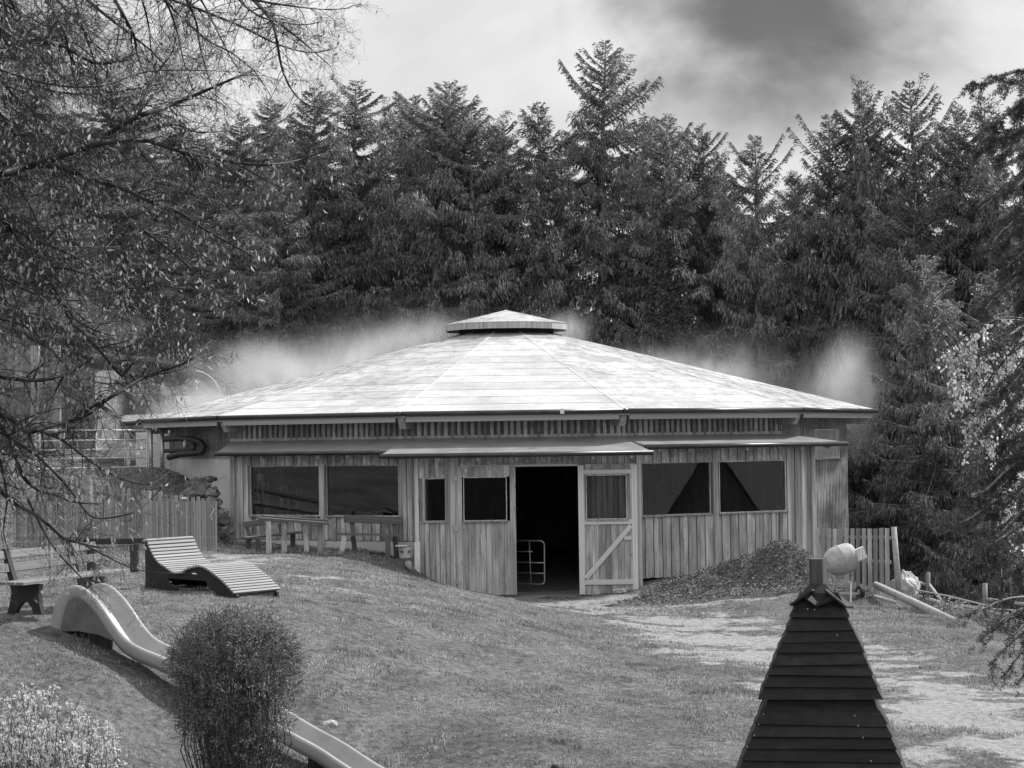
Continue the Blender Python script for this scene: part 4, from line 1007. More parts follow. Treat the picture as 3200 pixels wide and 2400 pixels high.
def chip_pile():
    bumps = [(6.3, 52.0, 1.25, 1.5, 1.1), (5.2, 51.3, .62, 1.6, 1.1), (4.0, 50.8, .34, 1.5, .9), (7.3, 51.6, .75, .9, .9), (3.0, 50.3, .10, 1.2, .7)]
    bumps = [(P(2440, 1800, 52).x, 52.2, .86, 1.1, 1.1), (P(2350, 1800, 52).x, 52.3, .68, 1.2, 1.0), (P(2250, 1800, 52).x, 52.3, .46, 1.3, 1.0), (P(2180, 1800, 52).x, 51.9, .30, .9, .8), (P(2085, 1850, 51).x, 51.4, .17, .9, .7), (P(1990, 1860, 51).x, 50.9, .08, .8, .5), (P(2510, 1800, 52).x, 51.7, .70, .6, .8), (P(2300, 1870, 50).x, 50.6, .20, 1.9, .7)]
    def top(x, y):
        h = np.zeros(np.shape(x))
        for bx, by, hh, sx, sy in bumps: h = np.maximum(h, hh * np.exp(-(((x - bx) / sx) ** 2 + ((y - by) / sy) ** 2) * 1.1)) + .15 * hh * np.exp(-(((x - bx) / sx) ** 2 + ((y - by) / sy) ** 2))
        return h
    gx, gy = np.arange(1.5, 9.2, .07), np.arange(48.4, 54.4, .07); X, Y_ = np.meshgrid(gx, gy)
    Z = fast_h(X, Y_) + top(X, Y_) * (1 + .2 * vnoise(X, Y_, .5, 41)) - .05 + vnoise(X, Y_, .15, 42) * .03
    i_ = np.arange(X.size).reshape(X.shape); Fq = np.stack([i_[:-1, :-1], i_[:-1, 1:], i_[1:, 1:], i_[1:, :-1]], -1).reshape(-1, 4)
    T = thing('woodchip_pile', (P(2430, 1850, 52).x, 51.5, 0), 'big heap of dark wood chips against the right barn wall', 'woodchip pile')
    T['kind'] = 'stuff'
    o = np_obj('heap', np.stack([X.ravel(), Y_.ravel(), Z.ravel()], 1), Fq, M['heap'], T, smooth=True)
    n = 30000; x = rng.uniform(1.6, 9.0, n); y = rng.uniform(48.5, 53.6, n); t = top(x, y); k = (t > .035 + rng.random(n) * .12); x, y, t = x[k], y[k], t[k]; n = len(x)
    z = fast_h(x, y) + t * (1 + .2 * vnoise(x, y, .5, 41)) - .045 + vnoise(x, y, .15, 42) * .03
    D = norm(np.stack([rng.normal(size=n), rng.normal(size=n), rng.normal(size=n) * .5], 1)); Sd = norm(np.cross(D, rnd_dir(rng, n)))
    V, Fk = kites(np.stack([x, y, z + .01], 1), D, Sd, rng.uniform(.03, .10, n), rng.uniform(.007, .02, n))
    o = np_obj('chips', V, Fk, M['chip'], T); o['kind'] = 'stuff'
    # scattered chips in front of the door
    n = 5000; x = rng.uniform(1.2, 5.5, n); y = rng.uniform(46.5, 50.5, n); k = rng.random(n) < np.exp(-((x - 2.6) ** 2 / 1.6 + (y - 48.3) ** 2 / 1.2)) + .08; x, y = x[k], y[k]; n = len(x)
    D = norm(np.stack([rng.normal(size=n), rng.normal(size=n), rng.normal(size=n) * .2], 1)); Sd = norm(np.cross(D, rnd_dir(rng, n) * .3 + np.array([0, 0, 1])))
    V, Fk = kites(np.stack([x, y, fast_h(x, y) + .012], 1), D, Sd, rng.uniform(.04, .11, n), rng.uniform(.008, .022, n))
    o = np_obj('scattered_chips', V, Fk, M['chip']); tag(o, 'thin scatter of wood chips on the sandy ground before the open door', 'wood chips', kind='stuff')
M['heap'] = simple('chip_heap', 0.02, 0.12, scale=14, rough=.95, bump=1.0)
chip_pile()

# ---------------------------------------------------------------- dark round post top at the bottom edge
q = P(1738, 2388, 24.2)
tag(MB().tube([(q.x, q.y, gh(q.x, q.y) - .2), (q.x, q.y, q.z - .05), (q.x, q.y, q.z - .01), (q.x, q.y, q.z)], [.07, .072, .055, .02], 12).build('post_stub', M['black_board'], smooth=True, origin=(q.x, q.y, gh(q.x, q.y))), 'black rounded post top at the bottom edge of the lawn', 'post')

# ---------------------------------------------------------------- things left of the barn
def left_yard():
    # insulated pipes looping out of the concrete wall
    for i, (pts, r, lab) in enumerate((
        ([P(515, 1372, 60.2), P(560, 1370, 59.6), P(600, 1372, 59.2), P(628, 1382, 58.9), P(638, 1396, 58.8), P(634, 1412, 58.8), P(615, 1416, 59.0), P(560, 1420, 59.3), P(526, 1430, 59.5)], .085, 'thick black pipe bent in a loop on the concrete wall'),
        ([P(514, 1409, 60.2), P(560, 1409, 59.8), P(603, 1407, 59.4), P(608, 1400, 59.4), P(608, 1375, 59.4)], .055, 'thinner black pipe running inside the bent pipe loop'))):
        tag(MB().tube(pts, r, 10).build('black_pipe', M['hose'], smooth=True, origin=pts[0]), lab, 'pipe', 'black pipes on the concrete wall')
    # tube gate in white
    T = thing('pasture_gate', P(300, 1466, 61), 'wide pale tube gate on the terrace left of the barn', 'gate'); Y = 61.0
    MB().tube([P(460, 1345, Y), P(118, 1345, Y), P(112, 1350, Y), P(112, 1460, Y), P(120, 1466, Y), P(460, 1458, Y), P(460, 1345, Y)], .028, 8).build('frame', M['tube_white'], T, smooth=True)
    for y_ in (1376, 1405, 1432): MB().tube([P(112, y_ + 2, Y), P(460, y_ - 2, Y)], .022, 6).build('rail', M['tube_white'], T, smooth=True)
    for px in (200, 300, 390): MB().tube([P(px, 1345, Y), P(px, 1462, Y)], .016, 6).build('upright', M['tube_white'], T, smooth=True)
    for i, px in enumerate((472, 508)):
        q = P(px, 1458, Y); t_ = P(px, 1338, Y)
        tag(MB().tube([(q.x, Y, q.z - .3), (q.x, Y, t_.z)], .06, 10).build('gate_post', M['tube'], smooth=True, origin=q), ['round grey post carrying the pale tube gate', 'round grey post standing between tube gate and barn'][i], 'post', 'posts by the pale gate')
    # white wall behind the gate
    a_, b_ = P(425, 1456, 66), P(532, 1350, 66)
    tag(MB().hexa([Vector((a_.x, 66, 2.9)), Vector((b_.x, 66, 2.9)), Vector((b_.x, 66.2, 2.9)), Vector((a_.x, 66.2, 2.9)), Vector((a_.x, 66, b_.z)), Vector((b_.x, 66, b_.z)), Vector((b_.x, 66.2, b_.z)), Vector((a_.x, 66.2, b_.z))]).build('white_wall', M['white'], origin=(a_.x, 66, 2.9)), 'bright white wall piece between the pale gate and the barn', 'wall')
    # small lean-to roof beside
    T = thing('lean_to', P(480, 1400, 68), 'small low roof with a dark gutter just left of the barn eave', 'shed')
    MB().hexa([P(380, 1330, 66.5), P(560, 1318, 66.5), P(560, 1300, 70), P(380, 1308, 70), P(380, 1322, 66.5), P(560, 1310, 66.5), P(560, 1290, 70), P(380, 1298, 70)]).build('roof', M['pent'], T)
    MB().tube([P(378, 1325, 66.4), P(560, 1312, 66.4)], .07, 8).build('gutter', M['gutter'], T, smooth=True)
    for px in (400, 478): q = P(px, 1330, 67); MB().beam((q.x, 67, 3.2), (q.x, 67, q.z), .12, .12).build('post', M['white'], T)
    # trailer body with a straw heap
    T = thing('silage_trailer', P(620, 1300, 76), 'pale high sided trailer box behind the left end of the roof', 'trailer')
    m = MB(); a_, b_ = P(545, 1238, 76), P(760, 1238, 76)
    m.hexa([(a_.x, 76, 3.9), (b_.x, 76, 3.9), (b_.x, 78.4, 3.9), (a_.x, 78.4, 3.9), (a_.x, 76, a_.z), (b_.x, 76, a_.z), (b_.x, 78.4, a_.z), (a_.x, 78.4, a_.z)]); bd = m.build('box', M['white'], T)
    for i in range(8):
        x_ = a_.x + (b_.x - a_.x) * (i + .5) / 8; MB().beam((x_, 75.97, 4.0), (x_, 75.97, a_.z), .06, .06).build('rib', M['white'], bd)
    c = P(618, 1236, 77.2); n = 9000; u = rng.random(n) * 2 * PI; rr = np.sqrt(rng.random(n)); x = c.x + np.cos(u) * rr * 1.0; y = 77.2 + np.sin(u) * rr * .9; z = a_.z - .1 + .62 * np.exp(-((x - c.x + .15) ** 2 / .35 + (y - 77.2) ** 2 / .5)) + rng.random(n) * .06
    V, Fk = kites(np.stack([x, y, z], 1), norm(rng.normal(size=(n, 3)) * [1, 1, .5]), rnd_dir(rng, n), rng.uniform(.1, .25, n), .012)
    tag(np_obj('straw_heap', V, Fk, M['hay'], origin=c), 'loose pale straw heaped on the trailer behind the roof', 'straw', kind='stuff')
    pts = [P(612, 1158, 75), P(640, 1166, 75), P(665, 1185, 75), P(682, 1210, 75), P(690, 1242, 75)]
    tag(MB().tube([Vector(q) for q in catmull([tuple(p) for p in pts], 5)], .022, 6).build('bent_rod', M['white'], smooth=True, origin=pts[-1]), 'thin white bent rod arching over the trailer', 'rod')
    # far stable on the left
    T = thing('stable', P(80, 1400, 72), 'long low stable with a dark sloping roof behind the bare branches', 'stable')
    r0, r1 = P(-60, 930, 70), P(345, 1075, 70)
    d_ = Vector((0, 9, 1.2)); th = Vector((0, 0, .28))
    MB().hexa([r0 - th, r1 - th, r1 - th + d_, r0 - th + d_, r0, r1, r1 + d_, r0 + d_]).build('roof', M['far_roof'], T)
    wl = P(-60, 1160, 71); wr = P(150, 1160, 71)
    m = MB(); m.hexa([(wl.x, 71, 3.2), (wr.x + 1.6, 71, 3.2), (wr.x + 1.6, 78, 3.2), (wl.x, 78, 3.2), (wl.x, 71, 8.4), (wr.x + 1.6, 71, 6.6), (wr.x + 1.6, 78, 6.6), (wl.x, 78, 8.4)])
    w_ = m.build('wall', M['grey_wood'], T)
    n = 46
    for i in range(n):
        x_ = wl.x + (wr.x + 1.6 - wl.x) * (i + .5) / n; zt = 8.3 - 1.8 * (i + .5) / n
        piece('plank', w_, (x_, 70.96, P(0, 1212, 71).z), (x_, 70.96, zt), .09, .03, (0, -1, 0), M['grey_wood'])
    for px in (110, 175): q = P(px, 1100, 69.5); piece('post', T, (q.x, 69.5, 3.2), (q.x, 69.5, q.z + .2), .28, .2, (0, -1, 0), M['grey_wood'])
left_yard()

# neighbouring tiled house down the slope on the right, mirrored in the barn's right windows
def house(name, c, rz, Lh, Wh, z_eave, z_ridge, zg, label, wall='dark_stain'):
    T = thing(name, (c[0], c[1], zg), label, 'house'); ca, sa = math.cos(rz), math.sin(rz)
    def q(u, v, z): return Vector((c[0] + u * ca - v * sa, c[1] + u * sa + v * ca, z))
    m = MB(); a_, b_ = Lh / 2, Wh / 2
    m.hexa([q(-a_, -b_, zg), q(a_, -b_, zg), q(a_, b_, zg), q(-a_, b_, zg), q(-a_, -b_, z_eave), q(a_, -b_, z_eave), q(a_, b_, z_eave), q(-a_, b_, z_eave)])
    m.add([q(-a_, -b_, z_eave), q(-a_, b_, z_eave), q(-a_, 0, z_ridge - .1)], [(0, 1, 2)]); m.add([q(a_, -b_, z_eave), q(a_, b_, z_eave), q(a_, 0, z_ridge - .1)], [(2, 1, 0)])
    m.build('wall', M[wall], T)
    # scalloped tile courses
    for sgn in (-1, 1):
        V = []; Fq = []; run = math.hypot(b_ + .5, z_ridge - z_eave); nc = int(run / .16); nt_ = int((Lh + 1) / .14); drop = (z_ridge - z_eave) * (.5 / b_)
        for i in range(nc):
            f0, f1 = i / nc, (i + 1.18) / nc
            for k in range(nt_):
                u0 = -a_ - .5 + k * .14; us = [u0, u0 + .035, u0 + .07, u0 + .105, u0 + .14]; dz = [0, .8, 1, .8, 0]
                b0 = len(V)
                for j in range(5):
                    g0 = max(0, f0 - .35 / nc * (dz[j])); 
                    for f, lift in ((g0, .035), (min(f1, 1), .0)):
                        v = (b_ + .5) * (1 - f); z = z_eave - drop + (z_ridge - z_eave + drop) * f + lift
                        V.append(q(us[j], sgn * v, z))
                for j in range(4): Fq.append((b0 + 2 * j, b0 + 2 * j + 2, b0 + 2 * j + 3, b0 + 2 * j + 1))
        o = np_obj('roof_tiles', np.array([tuple(v) for v in V]), np.array(Fq), M['roof_tile'], T); o['kind'] = 'stuff'
    MB().tube([q(-a_ - .5, 0, z_ridge + .05), q(a_ + .5, 0, z_ridge + .05)], .13, 8).build('ridge', M['roof_tile'], T)
    return T
house('tiled_house', (29, 43, 0), R_(104), 20, 12, -1.0, 5.6, -7, 'neighbouring house with a tiled roof mirrored in the right barn windows')
house('added_shed', (21.5, 47.5, 0), R_(150), 8, 7, -1.6, 3.9, -7, 'unseen tiled shed added so that the right barn windows mirror a diagonal gable', 'grey_wood')  # added out of view to throw a diagonal into the window reflections
house('farmhouse', (0, -8.5, 0), 0, 26, 12, 5.4, 10.5, -1, 'farmhouse across the yard that the barn door windows look at')

# ---------------------------------------------------------------- spruces
def spruce_data(seed, H=18.0, R=3.2, dens=1.0, sparse=0.0):
    r = np.random.default_rng(seed); P_, D_, S_, L_, W_ = [], [], [], [], []
    tr = MB(); lean = r.normal(size=2) * .02
    def axis_pt(z): return np.array([lean[0] * z + .08 * math.sin(z * .5 + seed), lean[1] * z, z])
    tr.tube([axis_pt(H * f) for f in np.linspace(0, 1, 12)], [(.26 * (1 - f) ** .8 + .015) for f in np.linspace(0, 1, 12)], 7)
    nb = 230; az = r.random() * 6
    for b in range(nb):
        t = .05 + .945 * ((b + r.random()) / nb) ** .92
        az += 2.399 + r.normal() * .9; thin = r.uniform(.75, 1.5)
        L = R * 1.08 * ((1 - t) ** .52) * r.uniform(.38, 1.28) * (1 + .28 * math.sin(az * 2 + t * 11 + seed)) + .18
        L *= min(1.0, (1 - t) * 9 + .22)
        if r.random() < sparse and t < .8: L *= .35
        e = math.radians(min(-24 + 66 * t ** 2.2 + r.normal() * 13, 50))
        out = np.array([math.cos(az), math.sin(az), 0]); lat = np.array([-math.sin(az), math.cos(az), 0]); p0 = axis_pt(H * t)
        n = max(8, int(L * (70 + 60 * t) * dens * thin) + 6); s = r.random(n) ** .75
        def bz(s): return L * (math.tan(e) * s * .9 - .55 * s * (1 - s) * (1 - t) + .22 * s ** 3)
        base = p0 + out * (s * L)[:, None]; base[:, 2] += bz(s)
        fan = (r.random(n) * 2 - 1) * (.10 + .30 * L * np.minimum(s * 1.3, 1.15 - s * .75)) * .85
        base = base + lat * fan[:, None]
        up = max(0, (t - .72) / .28)
        dirs = norm(np.stack([r.normal(size=n) * .22, r.normal(size=n) * .22, -1 + 1.0 * up + r.normal(size=n) * .15], 1) + out * (.32 + .8 * up) + lat * (np.sign(fan) * .25)[:, None])
        hl = (.10 + .46 * r.random(n) ** 2.0 * (1 - t) ** .25) * (1 - .55 * up)
        for seg in range(2):
            sd_ = norm(np.cross(dirs, rnd_dir(r, n)))
            P_.append(base.copy()); D_.append(dirs); S_.append(sd_); L_.append(hl * .72); W_.append(r.uniform(.010, .030, n))
            base = base + dirs * (hl * .5)[:, None]; dirs = norm(dirs + np.array([0, 0, -.35 + .5 * up]) + r.normal(size=(n, 3)) * .12)
        # finger tips along the bough
        n2 = max(5, int(L * 26)); s = r.random(n2); base = p0 + out * (s * L)[:, None]; base[:, 2] += bz(s); sg = np.where(r.random(n2) < .5, -1, 1)
        dirs = norm(out * .8 + lat * sg[:, None] * .8 + np.stack([r.normal(size=n2) * .2, r.normal(size=n2) * .2, r.normal(size=n2) * .18 + .12 + .3 * up], 1))
        P_.append(base); D_.append(dirs); S_.append(norm(np.cross(dirs, rnd_dir(r, n2)))); L_.append(r.uniform(.12, .30, n2)); W_.append(r.uniform(.014, .03, n2))
        if L > .5:
            ss = [0, .35, .7, 1]; tr.tube([p0 + out * (q * L) + np.array([0, 0, bz(q)]) for q in ss], [.035, .025, .015, .008], 3, caps=False)
    Pt = np.concatenate(P_); V, F_ = kites(Pt, np.concatenate(D_), np.concatenate(S_), np.concatenate(L_), np.concatenate(W_))
    crown = np_mesh('spruce_crown', V, F_, M['needles'])
    tm = bpy.data.meshes.new('spruce_trunk'); tm.from_pydata(tr.v, [], tr.f); tm.materials.append(M['bark'])
    for p in tm.polygons: p.use_smooth = True
    return tm, crown
VAR = [spruce_data(11, R=3.3), spruce_data(12, R=2.9), spruce_data(13, R=3.6), spruce_data(14, R=2.6, sparse=.25), spruce_data(15, R=3.1, sparse=.12), spruce_data(16, R=2.7, dens=.8, sparse=.2), spruce_data(18, R=3.4)]
def spruce(px, top, Y, var, label, wid=1.0, rot=None, group='spruces behind the barn'):
    q = P(px, top, Y); zb = gh(q.x, q.y) - .3; H = q.z - zb - .45
    o = bpy.data.objects.new('spruce_tree', None); COL.objects.link(o); o.location = (q.x, q.y, zb); o.rotation_euler = (0, 0, random.random() * 6.28 if rot is None else rot)
    o.scale = (wid, wid, H / 18.0); ORG[o.name] = q; tag(o, label, 'tree', group)
    for nm, me in zip(('trunk', 'crown'), VAR[var]):
        c = bpy.data.objects.new(nm, me); COL.objects.link(c); c.parent = o
    return o
HL = ['leftmost of the row', 'second from the left edge', 'below the tall dark one', 'between two pale limbs', 'under the faint far one', 'where the limb tips end', 'tallest at the row\'s right end', 'lowest at the left edge', 'lower one at the row\'s right end', 'nearest to the steam', 'in the gap before the roof spruces']
HILL = [(20, 420, 112), (150, 380, 116), (290, 430, 110), (420, 400, 118), (520, 480, 112), (620, 520, 108), (700, 430, 105), (60, 600, 100), (740, 330, 98), (680, 560, 96), (900, 420, 100)]
TREES = [  # px, py of the top, distance, variant, width, label
    (1852, 88, 84, 2, 1.15, 'tallest spruce, its crown standing clear above the roof cap'),
    (960, 232, 82, 1, 1.0, 'spruce with a ragged top where the bare branches end'),
    (1112, 208, 84, 0, 1.05, 'broad spruce with spread top twigs, the tallest left of the roof cap'),
    (1229, 256, 87, 4, .9, 'narrow spruce tip between two broader spruces left of the cap'),
    (1309, 228, 83, 2, 1.0, 'dense pointed spruce straight behind the left roof slope'),
    (1427, 256, 85, 1, .95, 'slim spire topped spruce left of the roof cap'),
    (1485, 290, 82, 0, .9, 'bushy lower spruce next to the slim spire topped one'),
    (1560, 352, 86, 3, .9, 'low spruce whose top just shows behind the roof cap'),
    (1618, 345, 84, 4, .85, 'low spruce in the dip left of the tallest spruce'),
    (1680, 285, 82, 0, 1.0, 'wide spruce leaning on the left flank of the tallest spruce'),
    (1985, 330, 87, 1, 1.0, 'spruce filling in behind the right flank of the tallest one'),
    (2092, 312, 81, 3, 1.0, 'sparse spruce with a long bare pale trunk right of the tallest'),
    (2155, 358, 84, 1, .9, 'spruce with a fan of small tips right of the bare trunked one'),
    (2200, 440, 83, 0, .85, 'lower spruce at the edge of the sky gap'),
    (2267, 512, 88, 4, .8, 'lowest spruce in the gap between the two groups'),
    (2373, 381, 80, 3, .85, 'slender spruce with a thin trunk and curled top right of the gap'),
    (2470, 500, 84, 4, .9, 'low spruce between two slender ones at the right'),
    (2571, 322, 81, 1, .95, 'pointed spruce with layered arms above the right eave'),
    (2723, 211, 80, 2, .85, 'dark spruce with a bottle brush top, left of the tall pair'),
    (2872, 217, 80, 0, 1.05, 'dark spruce with a forked open top, right of the tall pair'),
    (2990, 305, 78, 4, 1.0, 'dark spruce partly covered by the near spruce'),
    (3120, 260, 76, 2, 1.1, 'black spruce at the far right behind the near spruce'),
    (2790, 430, 88, 0, 1.0, 'spruce deep in the shade between the tall pair'),
    (2640, 480, 87, 1, 1.0, 'spruce in the second row behind the right eave'),
    (3230, 330, 72, 0, 1.1, 'spruce cut by the right edge of the photo'),
    (2760, 560, 76, 2, 1.0, 'mid height spruce beyond the right picket fence'),
    (2930, 760, 67, 4, 1.1, 'short bushy spruce above the dark hollow'),
    (3110, 800, 64, 0, 1.1, 'short bushy spruce over the paddock rails'),
    (1400, 470, 92, 2, 1.1, 'second row spruce behind the slim spire topped one'),
    (1180, 440, 92, 4, 1.1, 'second row spruce behind the broad one'),
    (1760, 430, 92, 0, 1.1, 'second row spruce left behind the tallest'),
    (2060, 520, 92, 2, 1.1, 'second row spruce behind the bare trunked one'),
    (2300, 640, 92, 0, 1.0, 'second row spruce under the sky gap'),
    (2480, 640, 90, 2, 1.0, 'second row spruce left of the tall pair'),
    (850, 500, 80, 3, .9, 'sparse spruce with hanging grey twigs behind the branch tips'),
    (760, 640, 86, 4, 1.0, 'hazy spruce low behind the linden twigs'),
    (830, 292, 150, 1, 1.1, 'small far spruce on the skyline left of the row'),
    (640, 420, 140, 0, 1.2, 'far spruce on the wooded hill behind the twigs'),
    (480, 330, 130, 2, 1.2, 'far spruce high on the hill behind the dense twigs'),
    (345, 215, 120, 1, 1.2, 'tall dark spruce on the hill at the upper left'),
    (230, 330, 125, 0, 1.1, 'spruce on the left hill next to the tall dark one'),
    (90, 280, 118, 4, 1.2, 'spruce on the hill near the left edge'),
    (-40, 250, 112, 2, 1.2, 'spruce cut by the left edge of the photo'),
    (560, 400, 150, 4, 1.2, 'faint far spruce on the hill crest'),
]
for k, (px, top, Y, v, wid, lab) in enumerate(TREES): spruce(px, top, Y, v if k % 3 else (v + 5) % 7, lab, wid * (.8 if Y < 72 else 1))
for i, (px, top, Y) in enumerate(HILL): spruce(px, top, Y, i % 5, 'dark spruce in the hillside wood behind the linden, ' + HL[i], 1.15, group='hillside spruces behind the linden')
# low firs left of the steam
def ivy():
    q = P(2092, 1050, 80.3); n = 9000; z = rng.random(n) ** 1.2; px_ = P(2092, 700, 80.3)
    zb, zt = P(0, 1080, 80).z, P(0, 690, 80).z; rad = .22 + .95 * (1 - z) ** 1.1; u = rng.random(n) * 2 * PI
    Pt = np.stack([q.x + np.cos(u) * rad * (.5 + .5 * rng.random(n)), 80.3 + np.sin(u) * rad * .6, zb + (zt - zb) * z], 1)
    V, F_ = kites(Pt, norm(rng.normal(size=(n, 3)) + [0, -.3, -.6]), rnd_dir(rng, n), rng.uniform(.08, .16, n), rng.uniform(.035, .06, n))
    tag(np_obj('ivy', V, F_, M['ivy'], origin=q), 'thick ivy climbing the bare trunk right of the roof cap', 'ivy', kind='stuff')
ivy()

# ---------------------------------------------------------------- near spruce at the right edge
def bough(r, pts, r0, m, segs, side_len=.28, dens=1.0):
    """woody bough through pts; returns lists of twig segments (p, q) carrying needles"""
    cp = [Vector(q) for q in catmull([tuple(p) for p in pts], 6)]; n = len(cp)
    m.tube(cp, [r0 * (1 - .8 * i / n) for i in range(n)], 5)
    total = sum((cp[i + 1] - cp[i]).length for i in range(n - 1)); acc = 0
    for i in range(n - 1):
        d = (cp[i + 1] - cp[i]); L = d.length; f = acc / total; acc += L; dn = d.normalized()
        segs.append((cp[i], cp[i + 1]))
        lat = dn.cross(Vector((0, 0, 1))).normalized()
        for _ in range(max(1, int(L * 26 * dens))):
            b = cp[i].lerp(cp[i + 1], r.random()); sg = 1 if r.random() < .5 else -1
            l = side_len * (1.05 - .75 * f) * r.uniform(.5, 1.15); dd = (dn * .75 + lat * sg * .8 + Vector((r.gauss(0, .15), r.gauss(0, .15), -.25 + r.gauss(0, .18)))).normalized()
            e = b + dd * l; md = b + dd * l * .5 + Vector((0, 0, .012)); segs += [(b, md), (md, e)]
            for _k in range(int(1 + l * 12)):
                b2 = b.lerp(e, r.uniform(.15, .95)); d2 = (dd * .8 + Vector((r.gauss(0, .45), r.gauss(0, .45), -.35 + r.gauss(0, .25)))).normalized(); segs.append((b2, b2 + d2 * r.uniform(.04, .12)))
def needles(segs, per_m, ln, wd, rad_out=.85):
    A_ = np.array([tuple(s[0]) for s in segs]); B_ = np.array([tuple(s[1]) for s in segs]); Ls = np.linalg.norm(B_ - A_, axis=1)
    cnt = np.maximum(2, (Ls * per_m).astype(int)); ix = np.repeat(np.arange(len(segs)), cnt); n = len(ix)
    Pt = A_[ix] + (B_ - A_)[ix] * rng.random(n)[:, None]; ax = norm(B_ - A_)[ix]; rd = norm(np.cross(ax, rnd_dir(rng, n)))
    D = norm(ax * .55 + rd * rad_out + [0, 0, .12]); return kites(Pt, D, norm(np.cross(D, rnd_dir(rng, n))), rng.uniform(.7, 1.15, n) * ln, wd, .35)
def near_spruce():
    r = random.Random(5); Y = 13.0; tx = P(3480, 1200, Y).x
    T = thing('near_spruce', (tx, Y + .3, -.3), 'near spruce reaching in from the right edge with thick needled boughs', 'tree')
    MB().tube([(tx, Y + .3, -.5), (tx, Y + .3, 3), (tx + .02, Y + .3, 6), (tx, Y + .3, 9)], [.2, .16, .11, .03], 10).build('trunk', M['bark'], T, smooth=True)
    m = MB(); segs = []
    tips = [(3040, 275, 12.8, .05), (3128, 262, 12.4, .1), (3090, 400, 13.1, 0), (3150, 480, 12.6, 0), (3060, 470, 13.4, .0), (3170, 590, 12.5, 0), (3050, 655, 12.8, -.05), (3100, 740, 12.3, -.1), (3140, 830, 12.9, -.1), (3070, 960, 12.6, -.1), (3120, 1060, 12.3, -.1), (3160, 1180, 12.9, 0), (3175, 1300, 12.6, 0),
            (2965, 1655, 12.6, .05), (3020, 1580, 12.8, .08), (3090, 1520, 13.0, .1), (3100, 1700, 12.4, 0), (3170, 1560, 12.5, 0), (3160, 1800, 12.8, 0), (3190, 1420, 12.8, 0), (3190, 950, 13.2, 0), (3200, 350, 12.9, 0), (3195, 700, 13.2, 0)]
    tips += [(r.uniform(3090, 3270), py, r.uniform(12.4, 13.8), r.uniform(-.1, .1)) for py in range(330, 1900, 62)]
    for px, py, yy, lift in tips:
        e = P(px, py, yy); b = Vector((tx, Y + .3, e.z + r.uniform(-.05, .3))); mid = b.lerp(e, .55) + Vector((0, 0, .10 + r.uniform(0, .06)))
        bough(r, [b, mid, e.lerp(mid, .25) + Vector((0, 0, .0)), e + Vector((0, 0, lift * .4))], .016, m, segs)
    m.build('boughs', M['bark'], T, smooth=True)
    print('near', len(segs)); V, F_ = needles(segs, 620, .027, .0026); o = np_obj('needles', V, F_, M['needles_near'], T); o['kind'] = 'stuff'
    # low dark bough tips hanging into the bottom right corner
    T = thing('low_spruce_bough', P(3250, 2000, 9.5), 'dark spruce bough hanging into the lower right corner', 'branch'); m = MB(); segs = []
    for px, py, yy in ((3045, 1915, 9.3), (3060, 2000, 9.5), (3090, 2080, 9.4), (3130, 2120, 9.6), (3150, 2000, 9.3), (3180, 2140, 9.5), (3100, 1960, 9.4)):
        e = P(px, py, yy); b = P(3420, 1930, 9.7); mid = b.lerp(e, .6) + Vector((0, 0, .08)); bough(r, [b, mid, e], .01, m, segs, .13, 1.1)
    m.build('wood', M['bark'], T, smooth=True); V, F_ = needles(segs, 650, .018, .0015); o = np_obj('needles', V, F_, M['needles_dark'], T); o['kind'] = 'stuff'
    # birch sprays
    for (spots, lab) in ((((2985, 1075), (3030, 1060), (3060, 1130), (3010, 1160), (3080, 1230), (3030, 1290), (3100, 1330), (3140, 1120), (3170, 1250), (3120, 1200)), 'bright birch spray with small leaves before the near spruce, level with the roof cap'),
                         (((3120, 1480), (3150, 1530), (3180, 1580), (3195, 1500)), 'smaller bright birch spray at the right edge, level with the barn windows')):
        b = P(3290, spots[0][1] - 60, 16); T = thing('birch_branch', b, lab, 'branch', 'birch sprays at the right edge'); m = MB(); Pt = []
        for px, py in spots:
            e = P(px, py, 16 + r.uniform(-.4, .4)); mid = b.lerp(e, .6) + Vector((0, 0, .12)); cp = [Vector(q) for q in catmull([tuple(b), tuple(mid), tuple(e), tuple(e + Vector((-.01, 0, -.12)))], 6)]
            m.tube(cp, [.008 * (1 - .8 * i / len(cp)) for i in range(len(cp))], 4)
            for _s in range(9):
                b3 = cp[r.randint(len(cp) // 3, len(cp) - 1)]; e3 = b3 + Vector((r.gauss(0, .06), r.gauss(0, .06), -r.uniform(.08, .28))); m.tube([b3, b3.lerp(e3, .5) + Vector((r.gauss(0, .01), 0, 0)), e3], [.003, .002, .001], 3, caps=False)
                for _ in range(20): Pt.append(tuple(b3.lerp(e3, r.random()) + Vector((r.gauss(0, .018), r.gauss(0, .018), r.gauss(0, .01)))))
            for i in range(len(cp) // 3, len(cp)):
                for _ in range(3): Pt.append(tuple(cp[i] + Vector((r.gauss(0, .045), r.gauss(0, .05), -abs(r.gauss(0, .06))))))
        m.build('twigs', M['twig'], T); Pt = np.array(Pt); n = len(Pt)
        D = norm(rng.normal(size=(n, 3)) * .6 + [0, 0, -1]); V, F_ = kites(Pt, D, norm(np.cross(D, rnd_dir(rng, n))), rng.uniform(.022, .040, n), rng.uniform(.009, .014, n), .4)
        o = np_obj('leaves', V, F_, M['leaf_birch'], T); o['kind'] = 'stuff'
near_spruce()

